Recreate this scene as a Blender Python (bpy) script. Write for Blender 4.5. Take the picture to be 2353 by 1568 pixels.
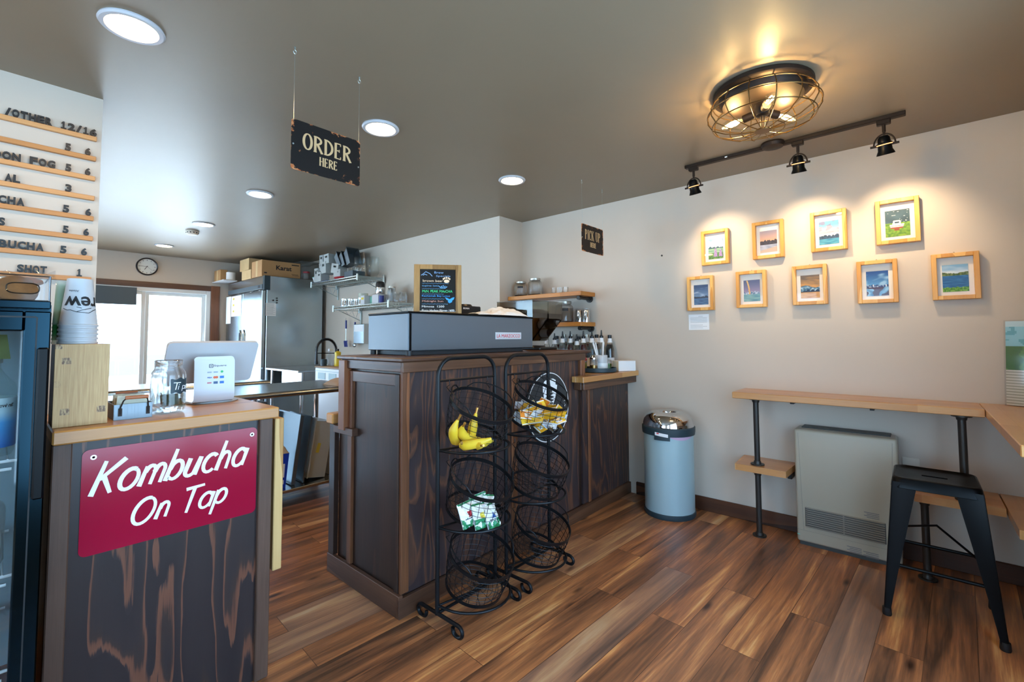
import bpy, bmesh, math, random
from mathutils import Vector, Matrix, noise
for o in list(bpy.data.objects): bpy.data.objects.remove(o, do_unlink=True)
SC = bpy.context.scene
COL = SC.collection
random.seed(7)
PI = math.pi
R = math.radians

# ------------------------------------------------------------------ camera
def make_camera():
    f, yaw, pitch, roll, sy = 1046.747, 0.72250084, 0.04811328, -0.00440598, -57.41
    F = Vector((math.cos(pitch)*math.cos(yaw), math.cos(pitch)*math.sin(yaw), math.sin(pitch)))
    r = Vector((math.sin(yaw), -math.cos(yaw), 0)); u = r.cross(F)
    c, s = math.cos(roll), math.sin(roll)
    rr = c*r + s*u; uu = c*u - s*r
    cam = bpy.data.cameras.new('camera'); o = bpy.data.objects.new('camera', cam); COL.objects.link(o)
    m = Matrix((rr, uu, -F)).transposed().to_4x4(); m.translation = (0, 0, 1.27)
    o.matrix_world = m
    cam.sensor_fit = 'HORIZONTAL'; cam.sensor_width = 36
    cam.lens = f/2353*36
    cam.shift_x = 0.0; cam.shift_y = sy/2353
    cam.clip_start = 0.02; cam.clip_end = 500
    SC.camera = o
make_camera()

# ------------------------------------------------------------------ sky, exposure
WORLD_STRENGTH = 5.8
SC.view_settings.view_transform = 'Standard'
SC.view_settings.look = 'None'
SC.view_settings.gamma = 1
SC.view_settings.exposure = 0.94
SC.view_settings.use_curve_mapping = False
w = bpy.data.worlds.new('sky'); SC.world = w; w.use_nodes = True
nt = w.node_tree; nt.nodes.clear()
out = nt.nodes.new('ShaderNodeOutputWorld'); bg = nt.nodes.new('ShaderNodeBackground')
tc = nt.nodes.new('ShaderNodeTexCoord'); sp = nt.nodes.new('ShaderNodeSeparateXYZ')
cr = nt.nodes.new('ShaderNodeValToRGB')
cr.color_ramp.elements[0].position = 0.0; cr.color_ramp.elements[0].color = (0.47, 0.71, 0.97, 1)
cr.color_ramp.elements[1].position = 0.6; cr.color_ramp.elements[1].color = (0.36, 0.60, 1.0, 1)
e = cr.color_ramp.elements.new(0.18); e.color = (0.44, 0.69, 0.99, 1)
nt.links.new(tc.outputs['Generated'], sp.inputs[0]); nt.links.new(sp.outputs[2], cr.inputs[0])
nt.links.new(cr.outputs[0], bg.inputs[0]); bg.inputs[1].default_value = WORLD_STRENGTH
nt.links.new(bg.outputs[0], out.inputs[0])
SC.cycles.max_bounces = 10; SC.cycles.diffuse_bounces = 5; SC.cycles.glossy_bounces = 4
SC.cycles.transparent_max_bounces = 24; SC.cycles.caustics_reflective = False; SC.cycles.caustics_refractive = False
SC.cycles.sample_clamp_indirect = 6.0

su = bpy.data.lights.new('unseen_sun', 'SUN'); su.energy = 17; su.angle = R(2); su.color = (.90, .97, 1)  # unseen sun, added so its bounce brightens the kitchen ceiling
so = bpy.data.objects.new('unseen_sun', su); COL.objects.link(so); so.location = (-8, 6, 9); so.rotation_euler = Vector((.62, -.12, -1.0)).to_track_quat('-Z', 'Y').to_euler()

# ------------------------------------------------------------------ materials
def lin(h):
    if isinstance(h, str):
        h = h.lstrip('#'); c = [int(h[i:i+2], 16)/255 for i in (0, 2, 4)]
    else: c = h
    return tuple((x/12.92 if x <= .04045 else ((x+.055)/1.055)**2.4) for x in c) + (1,)
MATS = {}
class NT:
    def __init__(s, name):
        s.m = bpy.data.materials.new(name); s.m.use_nodes = True; s.t = s.m.node_tree
        s.b = s.t.nodes['Principled BSDF']; MATS[name] = s.m
    def n(s, t, **k):
        x = s.t.nodes.new(t)
        for a, v in k.items(): setattr(x, a, v)
        return x
    def l(s, a, b): s.t.links.new(a, b)
    def set(s, **k):
        for a, v in k.items(): s.b.inputs[a].default_value = v
    def coord(s, scale=(1, 1, 1), rot=(0, 0, 0), loc=(0, 0, 0)):
        c = s.n('ShaderNodeTexCoord'); mp = s.n('ShaderNodeMapping')
        mp.inputs['Scale'].default_value = scale; mp.inputs['Rotation'].default_value = rot; mp.inputs['Location'].default_value = loc
        s.l(c.outputs['Object'], mp.inputs[0]); return mp.outputs[0]
    def noise(s, vec, scale=5, detail=4, rough=.55, dist=0):
        x = s.n('ShaderNodeTexNoise'); x.inputs['Scale'].default_value = scale; x.inputs['Detail'].default_value = detail
        x.inputs['Roughness'].default_value = rough; x.inputs['Distortion'].default_value = dist
        if vec is not None: s.l(vec, x.inputs['Vector'])
        return x
    def ramp(s, fac, stops):
        x = s.n('ShaderNodeValToRGB'); el = x.color_ramp.elements
        while len(el) < len(stops): el.new(.5)
        for q, (p, c) in zip(el, stops): q.position = p; q.color = c if len(c) == 4 else tuple(c)+(1,)
        s.l(fac, x.inputs[0]); return x.outputs[0]
    def mix(s, fac, a, b, mode='MIX'):
        x = s.n('ShaderNodeMix', data_type='RGBA', blend_type=mode)
        if isinstance(fac, (int, float)): x.inputs[0].default_value = fac
        else: s.l(fac, x.inputs[0])
        for i, v in ((6, a), (7, b)):
            if isinstance(v, tuple): x.inputs[i].default_value = v
            else: s.l(v, x.inputs[i])
        return x.outputs[2]
    def math(s, op, a, b=None):
        x = s.n('ShaderNodeMath', operation=op)
        for i, v in ((0, a), (1, b)):
            if v is None: continue
            if isinstance(v, (int, float)): x.inputs[i].default_value = v
            else: s.l(v, x.inputs[i])
        return x.outputs[0]
    def bump(s, h, strength=.2, dist=.01):
        x = s.n('ShaderNodeBump'); x.inputs['Strength'].default_value = strength; x.inputs['Distance'].default_value = dist
        s.l(h, x.inputs['Height']); s.l(x.outputs[0], s.b.inputs['Normal'])
def pbr(name, col, rough=.5, metal=0., spec=.5, var=0., vscale=8, bump=0., coat=0., coatr=.4):
    k = NT(name); c = lin(col)
    k.set(Roughness=rough, Metallic=metal); k.b.inputs['Specular IOR Level'].default_value = spec
    k.b.inputs['Base Color'].default_value = c
    if var or bump:
        n = k.noise(k.coord(), vscale, 5)
        if var:
            d = tuple(x*(1-var) for x in c[:3])+(1,); l2 = tuple(min(1, x*(1+var)) for x in c[:3])+(1,)
            k.l(k.ramp(n.outputs[0], [(.3, d), (.7, l2)]), k.b.inputs['Base Color'])
        if bump: k.bump(n.outputs[0], bump, .004)
    if coat: k.b.inputs['Coat Weight'].default_value = coat; k.b.inputs['Coat Roughness'].default_value = coatr
    return k.m
def emis(name, col, strength):
    k = NT(name); k.set(**{'Emission Color': lin(col), 'Emission Strength': strength}); k.b.inputs['Base Color'].default_value = lin(col)
    return k.m
def glassy(name, tint='#ffffff', lo=.06, hi=.75, rough=.02, blend=.35):
    k = NT(name); k.t.nodes.remove(k.b)
    o = k.t.nodes['Material Output']; tr = k.n('ShaderNodeBsdfTransparent'); gl = k.n('ShaderNodeBsdfGlossy')
    tr.inputs[0].default_value = lin(tint); gl.inputs['Roughness'].default_value = rough
    lw = k.n('ShaderNodeLayerWeight'); lw.inputs['Blend'].default_value = blend
    mr = k.n('ShaderNodeMapRange'); mr.inputs[3].default_value = lo; mr.inputs[4].default_value = hi
    k.l(lw.outputs['Facing'], mr.inputs[0]); mx = k.n('ShaderNodeMixShader')
    k.l(mr.outputs[0], mx.inputs[0]); k.l(tr.outputs[0], mx.inputs[1]); k.l(gl.outputs[0], mx.inputs[2]); k.l(mx.outputs[0], o.inputs[0])
    return k.m
def clearglass(name, tint):
    k = NT(name); k.set(**{'Transmission Weight': 1.0, 'Roughness': 0.0, 'IOR': 1.45}); k.b.inputs['Base Color'].default_value = lin(tint)
    tr = k.n('ShaderNodeBsdfTransparent'); mx = k.n('ShaderNodeMixShader'); mx.inputs[0].default_value = .65; k.l(tr.outputs[0], mx.inputs[1]); k.l(k.b.outputs[0], mx.inputs[2]); k.l(mx.outputs[0], k.t.nodes['Material Output'].inputs[0]); return k.m
def cloudy(name, col, op=.45, rough=.3):
    k = NT(name); k.set(Roughness=rough, Alpha=op); k.b.inputs['Base Color'].default_value = lin(col); return k.m
def vcol(name, rough=.6, spec=.4):
    k = NT(name); a = k.n('ShaderNodeVertexColor'); a.layer_name = 'Col'; k.l(a.outputs[0], k.b.inputs['Base Color'])
    k.set(Roughness=rough); k.b.inputs['Specular IOR Level'].default_value = spec; return k.m
def grain(name, stops, along='z', freq=9., stretch=.10, contour=9., fine=.35, rough=.45, coat=0., ofs=0., spec=.4, wob=.35):
    """cathedral wood grain: contour lines of a stretched noise"""
    k = NT(name); i = 'xyz'.index(along); sc = [1, 1, 1]; sc[i] = stretch
    v = k.coord(tuple(sc), loc=(ofs, ofs*1.3, ofs*.7))
    n = k.noise(v, freq*.35, 2.5, .5, .25)
    f = k.math('FRACT', k.math('MULTIPLY', n.outputs[0], contour))
    sc2 = [1, 1, 1]; sc2[i] = .035
    n2 = k.noise(k.coord(tuple(sc2), loc=(ofs, 0, ofs)), 140, 3, .6)
    n3 = k.noise(k.coord(), 3.0, 3)
    g = k.math('ADD', k.math('MULTIPLY', f, 1-fine), k.math('MULTIPLY', n2.outputs[0], fine))
    g = k.math('ADD', g, k.math('MULTIPLY', k.math('SUBTRACT', n3.outputs[0], .5), wob))
    c = k.ramp(g, [(p, lin(h)) for p, h in stops]); k.l(c, k.b.inputs['Base Color'])
    k.set(Roughness=rough); k.b.inputs['Specular IOR Level'].default_value = spec
    if coat: k.b.inputs['Coat Weight'].default_value = coat; k.b.inputs['Coat Roughness'].default_value = .25
    k.bump(n2.outputs[0], .12, .002); return k.m
def blocks(name, stops, along='x', across='y', width=.04, length=.6, rough=.3, fine=.3, coat=0.):
    """butcher block: strips running along one axis, each with its own tone"""
    k = NT(name); ax = 'xyz'.index(along); bx = 'xyz'.index(across)
    c = k.n('ShaderNodeTexCoord'); s = k.n('ShaderNodeSeparateXYZ'); cb = k.n('ShaderNodeCombineXYZ')
    k.l(c.outputs['Object'], s.inputs[0]); k.l(s.outputs[ax], cb.inputs[0]); k.l(s.outputs[bx], cb.inputs[1])
    br = k.n('ShaderNodeTexBrick'); br.offset = .43; br.inputs['Color1'].default_value = (0, 0, 0, 1); br.inputs['Color2'].default_value = (1, 1, 1, 1)
    br.inputs['Mortar'].default_value = (.35, .35, .35, 1); br.inputs['Scale'].default_value = 1; br.inputs['Mortar Size'].default_value = .0006
    br.inputs['Brick Width'].default_value = length; br.inputs['Row Height'].default_value = width
    k.l(cb.outputs[0], br.inputs['Vector'])
    sc = [1, 1, 1]; sc[ax] = .05
    n = k.noise(k.coord(tuple(sc)), 90, 4, .6)
    g = k.math('ADD', k.math('MULTIPLY', br.outputs[0], 1-fine), k.math('MULTIPLY', n.outputs[0], fine))
    k.l(k.ramp(g, [(p, lin(h)) for p, h in stops]), k.b.inputs['Base Color']); k.set(Roughness=rough)
    if coat: k.b.inputs['Coat Weight'].default_value = coat; k.b.inputs['Coat Roughness'].default_value = .15
    return k.m
def floor_mat():
    k = NT('floor_planks')
    v = k.coord(rot=(0, 0, R(3.2)))
    br = k.n('ShaderNodeTexBrick'); br.offset = .37; br.offset_frequency = 2
    br.inputs['Color1'].default_value = (0, 0, 0, 1); br.inputs['Color2'].default_value = (1, 1, 1, 1); br.inputs['Mortar'].default_value = (.1, .1, .1, 1)
    br.inputs['Scale'].default_value = 1; br.inputs['Mortar Size'].default_value = .0012; br.inputs['Brick Width'].default_value = 1.22; br.inputs['Row Height'].default_value = .152
    k.l(v, br.inputs['Vector'])
    # each plank shifts the grain pattern by its own amount
    sh = k.n('ShaderNodeCombineXYZ'); k.l(k.math('MULTIPLY', br.outputs[0], 37.0), sh.inputs[1]); k.l(k.math('MULTIPLY', br.outputs[0], 11.0), sh.inputs[0])
    va = k.n('ShaderNodeVectorMath', operation='ADD'); k.l(v, va.inputs[0]); k.l(sh.outputs[0], va.inputs[1])
    m1 = k.n('ShaderNodeMapping'); m1.inputs['Scale'].default_value = (.55, 7.5, 1); k.l(va.outputs[0], m1.inputs[0])
    m2 = k.n('ShaderNodeMapping'); m2.inputs['Scale'].default_value = (3, 70, 1); k.l(va.outputs[0], m2.inputs[0])
    n1 = k.noise(m1.outputs[0], 1.6, 4, .55, .6); n2 = k.noise(m2.outputs[0], 1.5, 4, .65)
    m3 = k.n('ShaderNodeMapping'); m3.inputs['Scale'].default_value = (2.2, 7, 1); k.l(va.outputs[0], m3.inputs[0])
    vo = k.n('ShaderNodeTexVoronoi'); vo.inputs['Scale'].default_value = .8; k.l(m3.outputs[0], vo.inputs['Vector'])
    g = k.math('ADD', k.math('MULTIPLY', n1.outputs[0], 1.15), k.math('MULTIPLY', k.math('SUBTRACT', n2.outputs[0], .5), .42))
    g = k.math('ADD', k.math('SUBTRACT', g, .10), k.math('MULTIPLY', k.math('SUBTRACT', br.outputs[0], .5), .16))
    c = k.ramp(g, [(.22, lin('#503524')), (.36, lin('#7b4f32')), (.47, lin('#9a623c')), (.57, lin('#b97746')), (.68, lin('#dc9f5e')), (.82, lin('#e8be8a'))])
    gr = k.ramp(n1.outputs[0], [(.3, lin('#6f5d50')), (.7, lin('#a08a76'))])
    isg = k.ramp(br.outputs[0], [(.70, (0, 0, 0, 1)), (.86, (.45, .45, .45, 1))]); c = k.mix(isg, c, gr)
    knot = k.ramp(vo.outputs['Distance'], [(.03, (1, 1, 1, 1)), (.11, (0, 0, 0, 1))]); c = k.mix(knot, c, lin('#3d2417'))
    seam = k.ramp(br.outputs['Fac'], [(.2, (0, 0, 0, 1)), (.8, (.75, .75, .75, 1))]); c = k.mix(seam, c, lin('#2c1c12'))
    k.l(c, k.b.inputs['Base Color']); k.set(Roughness=.34); k.b.inputs['Specular IOR Level'].default_value = .5
    k.l(k.ramp(n2.outputs[0], [(.3, (.28,)*3), (.7, (.42,)*3)]), k.b.inputs['Roughness'])
    k.bump(k.math('SUBTRACT', n2.outputs[0], br.outputs['Fac']), .12, .002); return k.m
def steel(name, col='#b9bdbf', rough=.3, brush='z', wavy=0.):
    k = NT(name); sc = [150, 150, 150]; sc['xyz'.index(brush)] = 2.5
    n = k.noise(k.coord(tuple(sc)), 3, 3, .6); k.b.inputs['Base Color'].default_value = lin(col); k.set(Metallic=1.0)
    k.l(k.ramp(n.outputs[0], [(.3, (rough*.93,)*3), (.7, (rough*1.07,)*3)]), k.b.inputs['Roughness'])
    if wavy:
        w2 = k.noise(k.coord((1, 1, 1.6)), 2.6, 2, .5, .8); k.bump(w2.outputs[0], wavy, .05)
    return k.m
def rusty(name, base='#161312', rust='#a4552a'):
    k = NT(name); c = k.n('ShaderNodeTexCoord'); s = k.n('ShaderNodeSeparateXYZ'); k.l(c.outputs['Generated'], s.inputs[0])
    ex = k.math('MULTIPLY', k.math('ABSOLUTE', k.math('SUBTRACT', s.outputs[0], .5)), 2.0); ez = k.math('MULTIPLY', k.math('ABSOLUTE', k.math('SUBTRACT', s.outputs[2], .5)), 2.0)
    n = k.noise(k.coord(), 26, 6, .7)
    e = k.math('POWER', k.math('MAXIMUM', ex, ez), 9.0)
    cn = k.math('POWER', k.math('MULTIPLY', ex, ez), 5.0)
    g = k.math('ADD', k.math('ADD', k.math('MULTIPLY', e, .20), k.math('MULTIPLY', cn, .20)), k.math('SUBTRACT', n.outputs[0], .10))
    n2 = k.noise(k.coord(), 60, 3)
    r = k.ramp(n2.outputs[0], [(.35, lin(rust)), (.65, lin('#c98a5a'))])
    k.l(k.mix(k.ramp(g, [(.575, (0, 0, 0, 1)), (.62, (1, 1, 1, 1))]), lin(base), r), k.b.inputs['Base Color']); k.set(Roughness=.6); k.b.inputs['Specular IOR Level'].default_value = .2
    return k.m

M = dict(
    wall=pbr('wall_paint', '#cbc0b1', .55, spec=.35, var=.015, vscale=2, bump=.03),
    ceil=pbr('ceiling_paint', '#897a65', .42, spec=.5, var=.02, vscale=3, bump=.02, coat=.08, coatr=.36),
    floor=floor_mat(),
    base=grain('baseboard_wood', [(.1, '#2a1a11'), (.5, '#46291a'), (.9, '#5d3924')], 'y', 8),
    darkply=grain('dark_stained_plywood', [(.05, '#322829'), (.50, '#3c3132'), (.60, '#463530'), (.68, '#6b4735'), (.76, '#543a2e'), (.97, '#393031')], 'z', 13, .16, 15, .36, .42, .15),
    darkply2=grain('dark_stained_counter_plywood', [(.05, '#241b1b'), (.62, '#2b2120'), (.72, '#33251f'), (.77, '#643d2c'), (.83, '#6b4330'), (.87, '#2a2020')], 'z', 13, .15, 10, .24, .40, .12, ofs=3.1, wob=.16),
    darkpanel=grain('dark_stained_side_panel', [(.05, '#201410'), (.5, '#2d1e17'), (.8, '#3f291d'), (.95, '#513525')], 'z', 12, .12, 5, .55, .40, .1, ofs=5),
    trim=grain('stained_trim_board', [(.05, '#412819'), (.45, '#6b432a'), (.75, '#875536'), (.95, '#9a6540')], 'z', 16, .05, 4, .55, .42, .1, ofs=1.2),
    trimx=grain('stained_cap_board', [(.05, '#38241b'), (.45, '#523626'), (.75, '#684732'), (.95, '#84593b')], 'x', 16, .05, 4, .55, .40, .15, ofs=2.2),
    trimy=grain('stained_edge_board', [(.05, '#33221a'), (.45, '#4a3023'), (.75, '#5c3e2d'), (.95, '#704a34')], 'y', 16, .05, 4, .55, .40, .15, ofs=2.2),
    post=grain('weathered_stained_post', [(.05, '#3c2a21'), (.45, '#5d4537'), (.75, '#73574a'), (.95, '#866a58')], 'z', 16, .05, 4, .5, .5, 0, ofs=8),
    butcher=blocks('butcher_block_counter', [(.1, '#9c6528'), (.5, '#b97f3f'), (.9, '#cd9a57')], 'x', 'y', .045, .5, .34, .4, .10),
    butchery=blocks('butcher_block_ledge', [(.1, '#b47c45'), (.5, '#cb9459'), (.9, '#dcae74')], 'y', 'x', .06, .9, .28, .4, .25),
    butcherx=blocks('butcher_block_side_ledge', [(.1, '#b1793f'), (.5, '#c68f52'), (.9, '#d9a869')], 'x', 'y', .06, .9, .28, .4, .25),
    shelfwood=blocks('oiled_shelf_wood', [(.1, '#a86a2b'), (.5, '#bd7c36'), (.9, '#cf9048')], 'y', 'z', .2, .9, .35, .5),
    pine=grain('raw_pine', [(.1, '#a87a42'), (.5, '#c99f63'), (.9, '#dcb87c')], 'z', 10, .10, 4, .4, .5, ofs=4),
    bamboo=None, black=pbr('black_powder_coat', '#0c0f12', .42, spec=.28),
    blacksat=pbr('black_satin_metal', '#06080a', .30, 0, .13), blackpl=pbr('black_plastic', '#0d0f11', .35),
    bronze=pbr('dark_bronze', '#2a2019', .55, .5), brass=pbr('aged_brass_wire', '#5b4422', .35, .8),
    white=pbr('white_plastic', '#c6c9cc', .35), whitegloss=pbr('white_gloss', '#c8ccd2', .2), paper=pbr('white_paper', '#eceff0', .7), papery=pbr('cream_paper', '#e7dcc0', .8),
    steel=steel('brushed_steel', '#b4b8ba', .24), steelx=steel('brushed_table_steel', '#b9bcbd', .22, 'x'), fridge=steel('fridge_steel', '#b3bdc2', .24, 'z', .035), chrome=pbr('chrome', '#cfd2d4', .06, 1.0),
    wire=pbr('zinc_wire', '#b9c4c2', .28, .9), bincol=pbr('grey_blue_enamel', '#a6c2c7', .32, .1), slate=pbr('dark_blue_grey_band', '#263a42', .5),
    heater=pbr('beige_enamel', '#aaa593', .38, .0), heaterdark=pbr('heater_grille_dark', '#3b3f3e', .5), cream=pbr('cream_plastic', '#d6cfc0', .5),
    glass=clearglass('clear_glass', '#fafdfc'), thinglass=glassy('thin_clear_glass', '#f9fcfb', .02, .55, .02, .15), pane=glassy('window_glass', '#fbfdfd', .02, .45), clearpl=glassy('clear_acrylic', '#f7f9fb', .02, .24, .06, .12),
    greencup=cloudy('green_clear_plastic', '#3f9a55', .55), clearcup=cloudy('frosted_clear_plastic', '#cfd8c8', .35), tub=cloudy('frosted_grey_plastic', '#c3caca', .78, .35),
    tubclear=cloudy('clear_polycarbonate', '#8f918d', .42, .15), vinyl=pbr('white_vinyl_frame', '#e2e8e8', .35),
    maroon=pbr('maroon_gloss_sign', '#98062f', .16, spec=.4), signwhite=pbr('white_sign_paint', '#eef2f3', .4), rust=rusty('rusted_black_tin'), rust2=rusty('rusted_brown_tin', '#2a221d'),
    ink=pbr('black_ink', '#15171a', .6), inkgrey=pbr('grey_ink', '#6b7076', .7), cream_ink=pbr('cream_lettering', '#c4a376', .6), letter=pbr('black_menu_letter', '#171a1c', .45),
    rail=grain('menu_rail_wood', [(.1, '#b57c45'), (.5, '#c98f58'), (.9, '#d8a46d')], 'x', 9, .1, 4, .4, .5),
    frame=grain('yellow_pine_frame', [(.1, '#c98a3a'), (.5, '#dba04f'), (.9, '#e8b869')], 'z', 14, .12, 4, .35, .35, .2), matb=pbr('white_mat_board', '#f1ede4', .8),
    chalkframe=grain('chalkboard_frame_wood', [(.1, '#6e4f2a'), (.5, '#94703f'), (.9, '#b08c58')], 'z', 14, .06, 4, .5, .5), board=pbr('black_chalkboard', '#100f10', .22, spec=.6),
    vcol=vcol('painted_print', .55), vgloss=vcol('glossy_print', .3, .5), card=pbr('cardboard', '#b48a5c', .8, var=.06), cardl=pbr('light_cardboard', '#c9ab7c', .8, var=.06),
    espresso=pbr('charcoal_textured_enamel', '#656d74', .34, .35, bump=.10, vscale=600), charcoal=pbr('charcoal_paint', '#2a2f33', .45), towel=pbr('white_terry', '#e9e8e4', .95, bump=.25, vscale=120),
    bean=pbr('coffee_beans', '#1d130d', .5, bump=.5, vscale=160), red=pbr('red_plastic', '#a3222b', .4), redink=pbr('red_enamel', '#d6303a', .4), blue=pbr('blue_plastic', '#14559a', .4), bluecart=pbr('royal_blue_carton', '#123fc0', .4),
    teal=pbr('teal_plastic', '#7fc4b0', .45), yellow=pbr('yellow_soap', '#d9c22a', .3), copper=pbr('copper_wood_handle', '#a8623b', .4), galv=steel('galvanised_steel', '#7f898f', .5), bill=pbr('green_bank_note', '#8f9a78', .8, var=.2, vscale=60),
    gasket=pbr('dark_gasket', '#0b0d0f', .6), coolerframe=pbr('black_gloss_frame', '#17272f', .18, 1.0), coolerwhite=pbr('cooler_liner', '#83979d', .5), sea=pbr('sea_water', '#3c4448', .4), shore=pbr('shore_grass', '#3a3d34', .9, var=.1), gravel=pbr('pale_gravel', '#e8e6e0', .9),
    banana=None, bluesyn=pbr('blue_handle', '#23317f', .4), towelbrown=pbr('brown_cloth', '#a58d78', .9), panelblue=pbr('dark_panel', '#43525a', .5), pipe=pbr('dark_iron_pipe', '#3d3a37', .42, .6, bump=.1, vscale=90), redsyrup=pbr('red_syrup', '#6d0f14', .1), darksyrup=pbr('dark_syrup', '#2a0c10', .1), bulbw=emis('warm_bulb', '#ffc46b', 30.0),
    led=emis('downlight_diffuser', '#ffcf90', 52.0), skin=None, hose=pbr('black_rubber', '#131414', .55), clock=pbr('clock_face', '#dfe4df', .4), blackwood=pbr('dark_wood_clock_rim', '#20181a', .4),
    grating=pbr('shelf_white', '#ced4d4', .4), salt=pbr('pale_powder', '#d8cbb8', .8), cookie=pbr('cookie', '#7d5128', .8, var=.2, vscale=40), gold=pbr('gold_foil', '#a97c3a', .3, .6), screen=pbr('dark_screen', '#0b1620', .1),
    blind=pbr('tan_carton', '#c9b59c', .7), lime=pbr('lime', '#7fc042', .4), jarlid=pbr('tin_lid', '#b7b2a6', .35, .8),
)
def bamboo_mat():
    k = NT('bamboo_ply'); c = k.n('ShaderNodeTexCoord'); s = k.n('ShaderNodeSeparateXYZ'); cb = k.n('ShaderNodeCombineXYZ'); k.l(c.outputs['Object'], s.inputs[0])
    xy = k.math('ADD', s.outputs[0], s.outputs[1]); k.l(s.outputs[2], cb.inputs[0]); k.l(xy, cb.inputs[1])
    br = k.n('ShaderNodeTexBrick'); br.offset = .61; br.offset_frequency = 3; br.inputs['Color1'].default_value = (0, 0, 0, 1); br.inputs['Color2'].default_value = (1, 1, 1, 1)
    br.inputs['Scale'].default_value = 1; br.inputs['Mortar Size'].default_value = 0; br.inputs['Brick Width'].default_value = .019; br.inputs['Row Height'].default_value = .0205; k.l(cb.outputs[0], br.inputs['Vector'])
    n = k.noise(k.coord((1, 1, .04)), 260, 3, .6)
    c1 = k.ramp(n.outputs[0], [(.3, lin('#b98f58')), (.7, lin('#d1ab74'))])
    c2 = k.ramp(k.noise(k.coord((1, 1, .3)), 300, 3).outputs[0], [(.42, lin('#6d4d33')), (.6, lin('#c0a070'))])
    k.l(k.mix(k.ramp(br.outputs[0], [(.945, (0, 0, 0, 1)), (.95, (1, 1, 1, 1))]), c1, c2), k.b.inputs['Base Color']); k.set(Roughness=.5); return k.m
M['bamboo'] = bamboo_mat()
def banana_mat():
    k = NT('banana_skin'); n = k.noise(k.coord(), 45, 6, .75); m = k.noise(k.coord(), 9, 2)
    c = k.mix(k.ramp(n.outputs[0], [(.66, (0, 0, 0, 1)), (.72, (1, 1, 1, 1))]), k.ramp(m.outputs[0], [(.3, lin('#d7b020')), (.7, lin('#e6c53a'))]), lin('#6b4a1c'))
    k.l(c, k.b.inputs['Base Color']); k.set(Roughness=.45); return k.m
M['banana'] = banana_mat()

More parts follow.
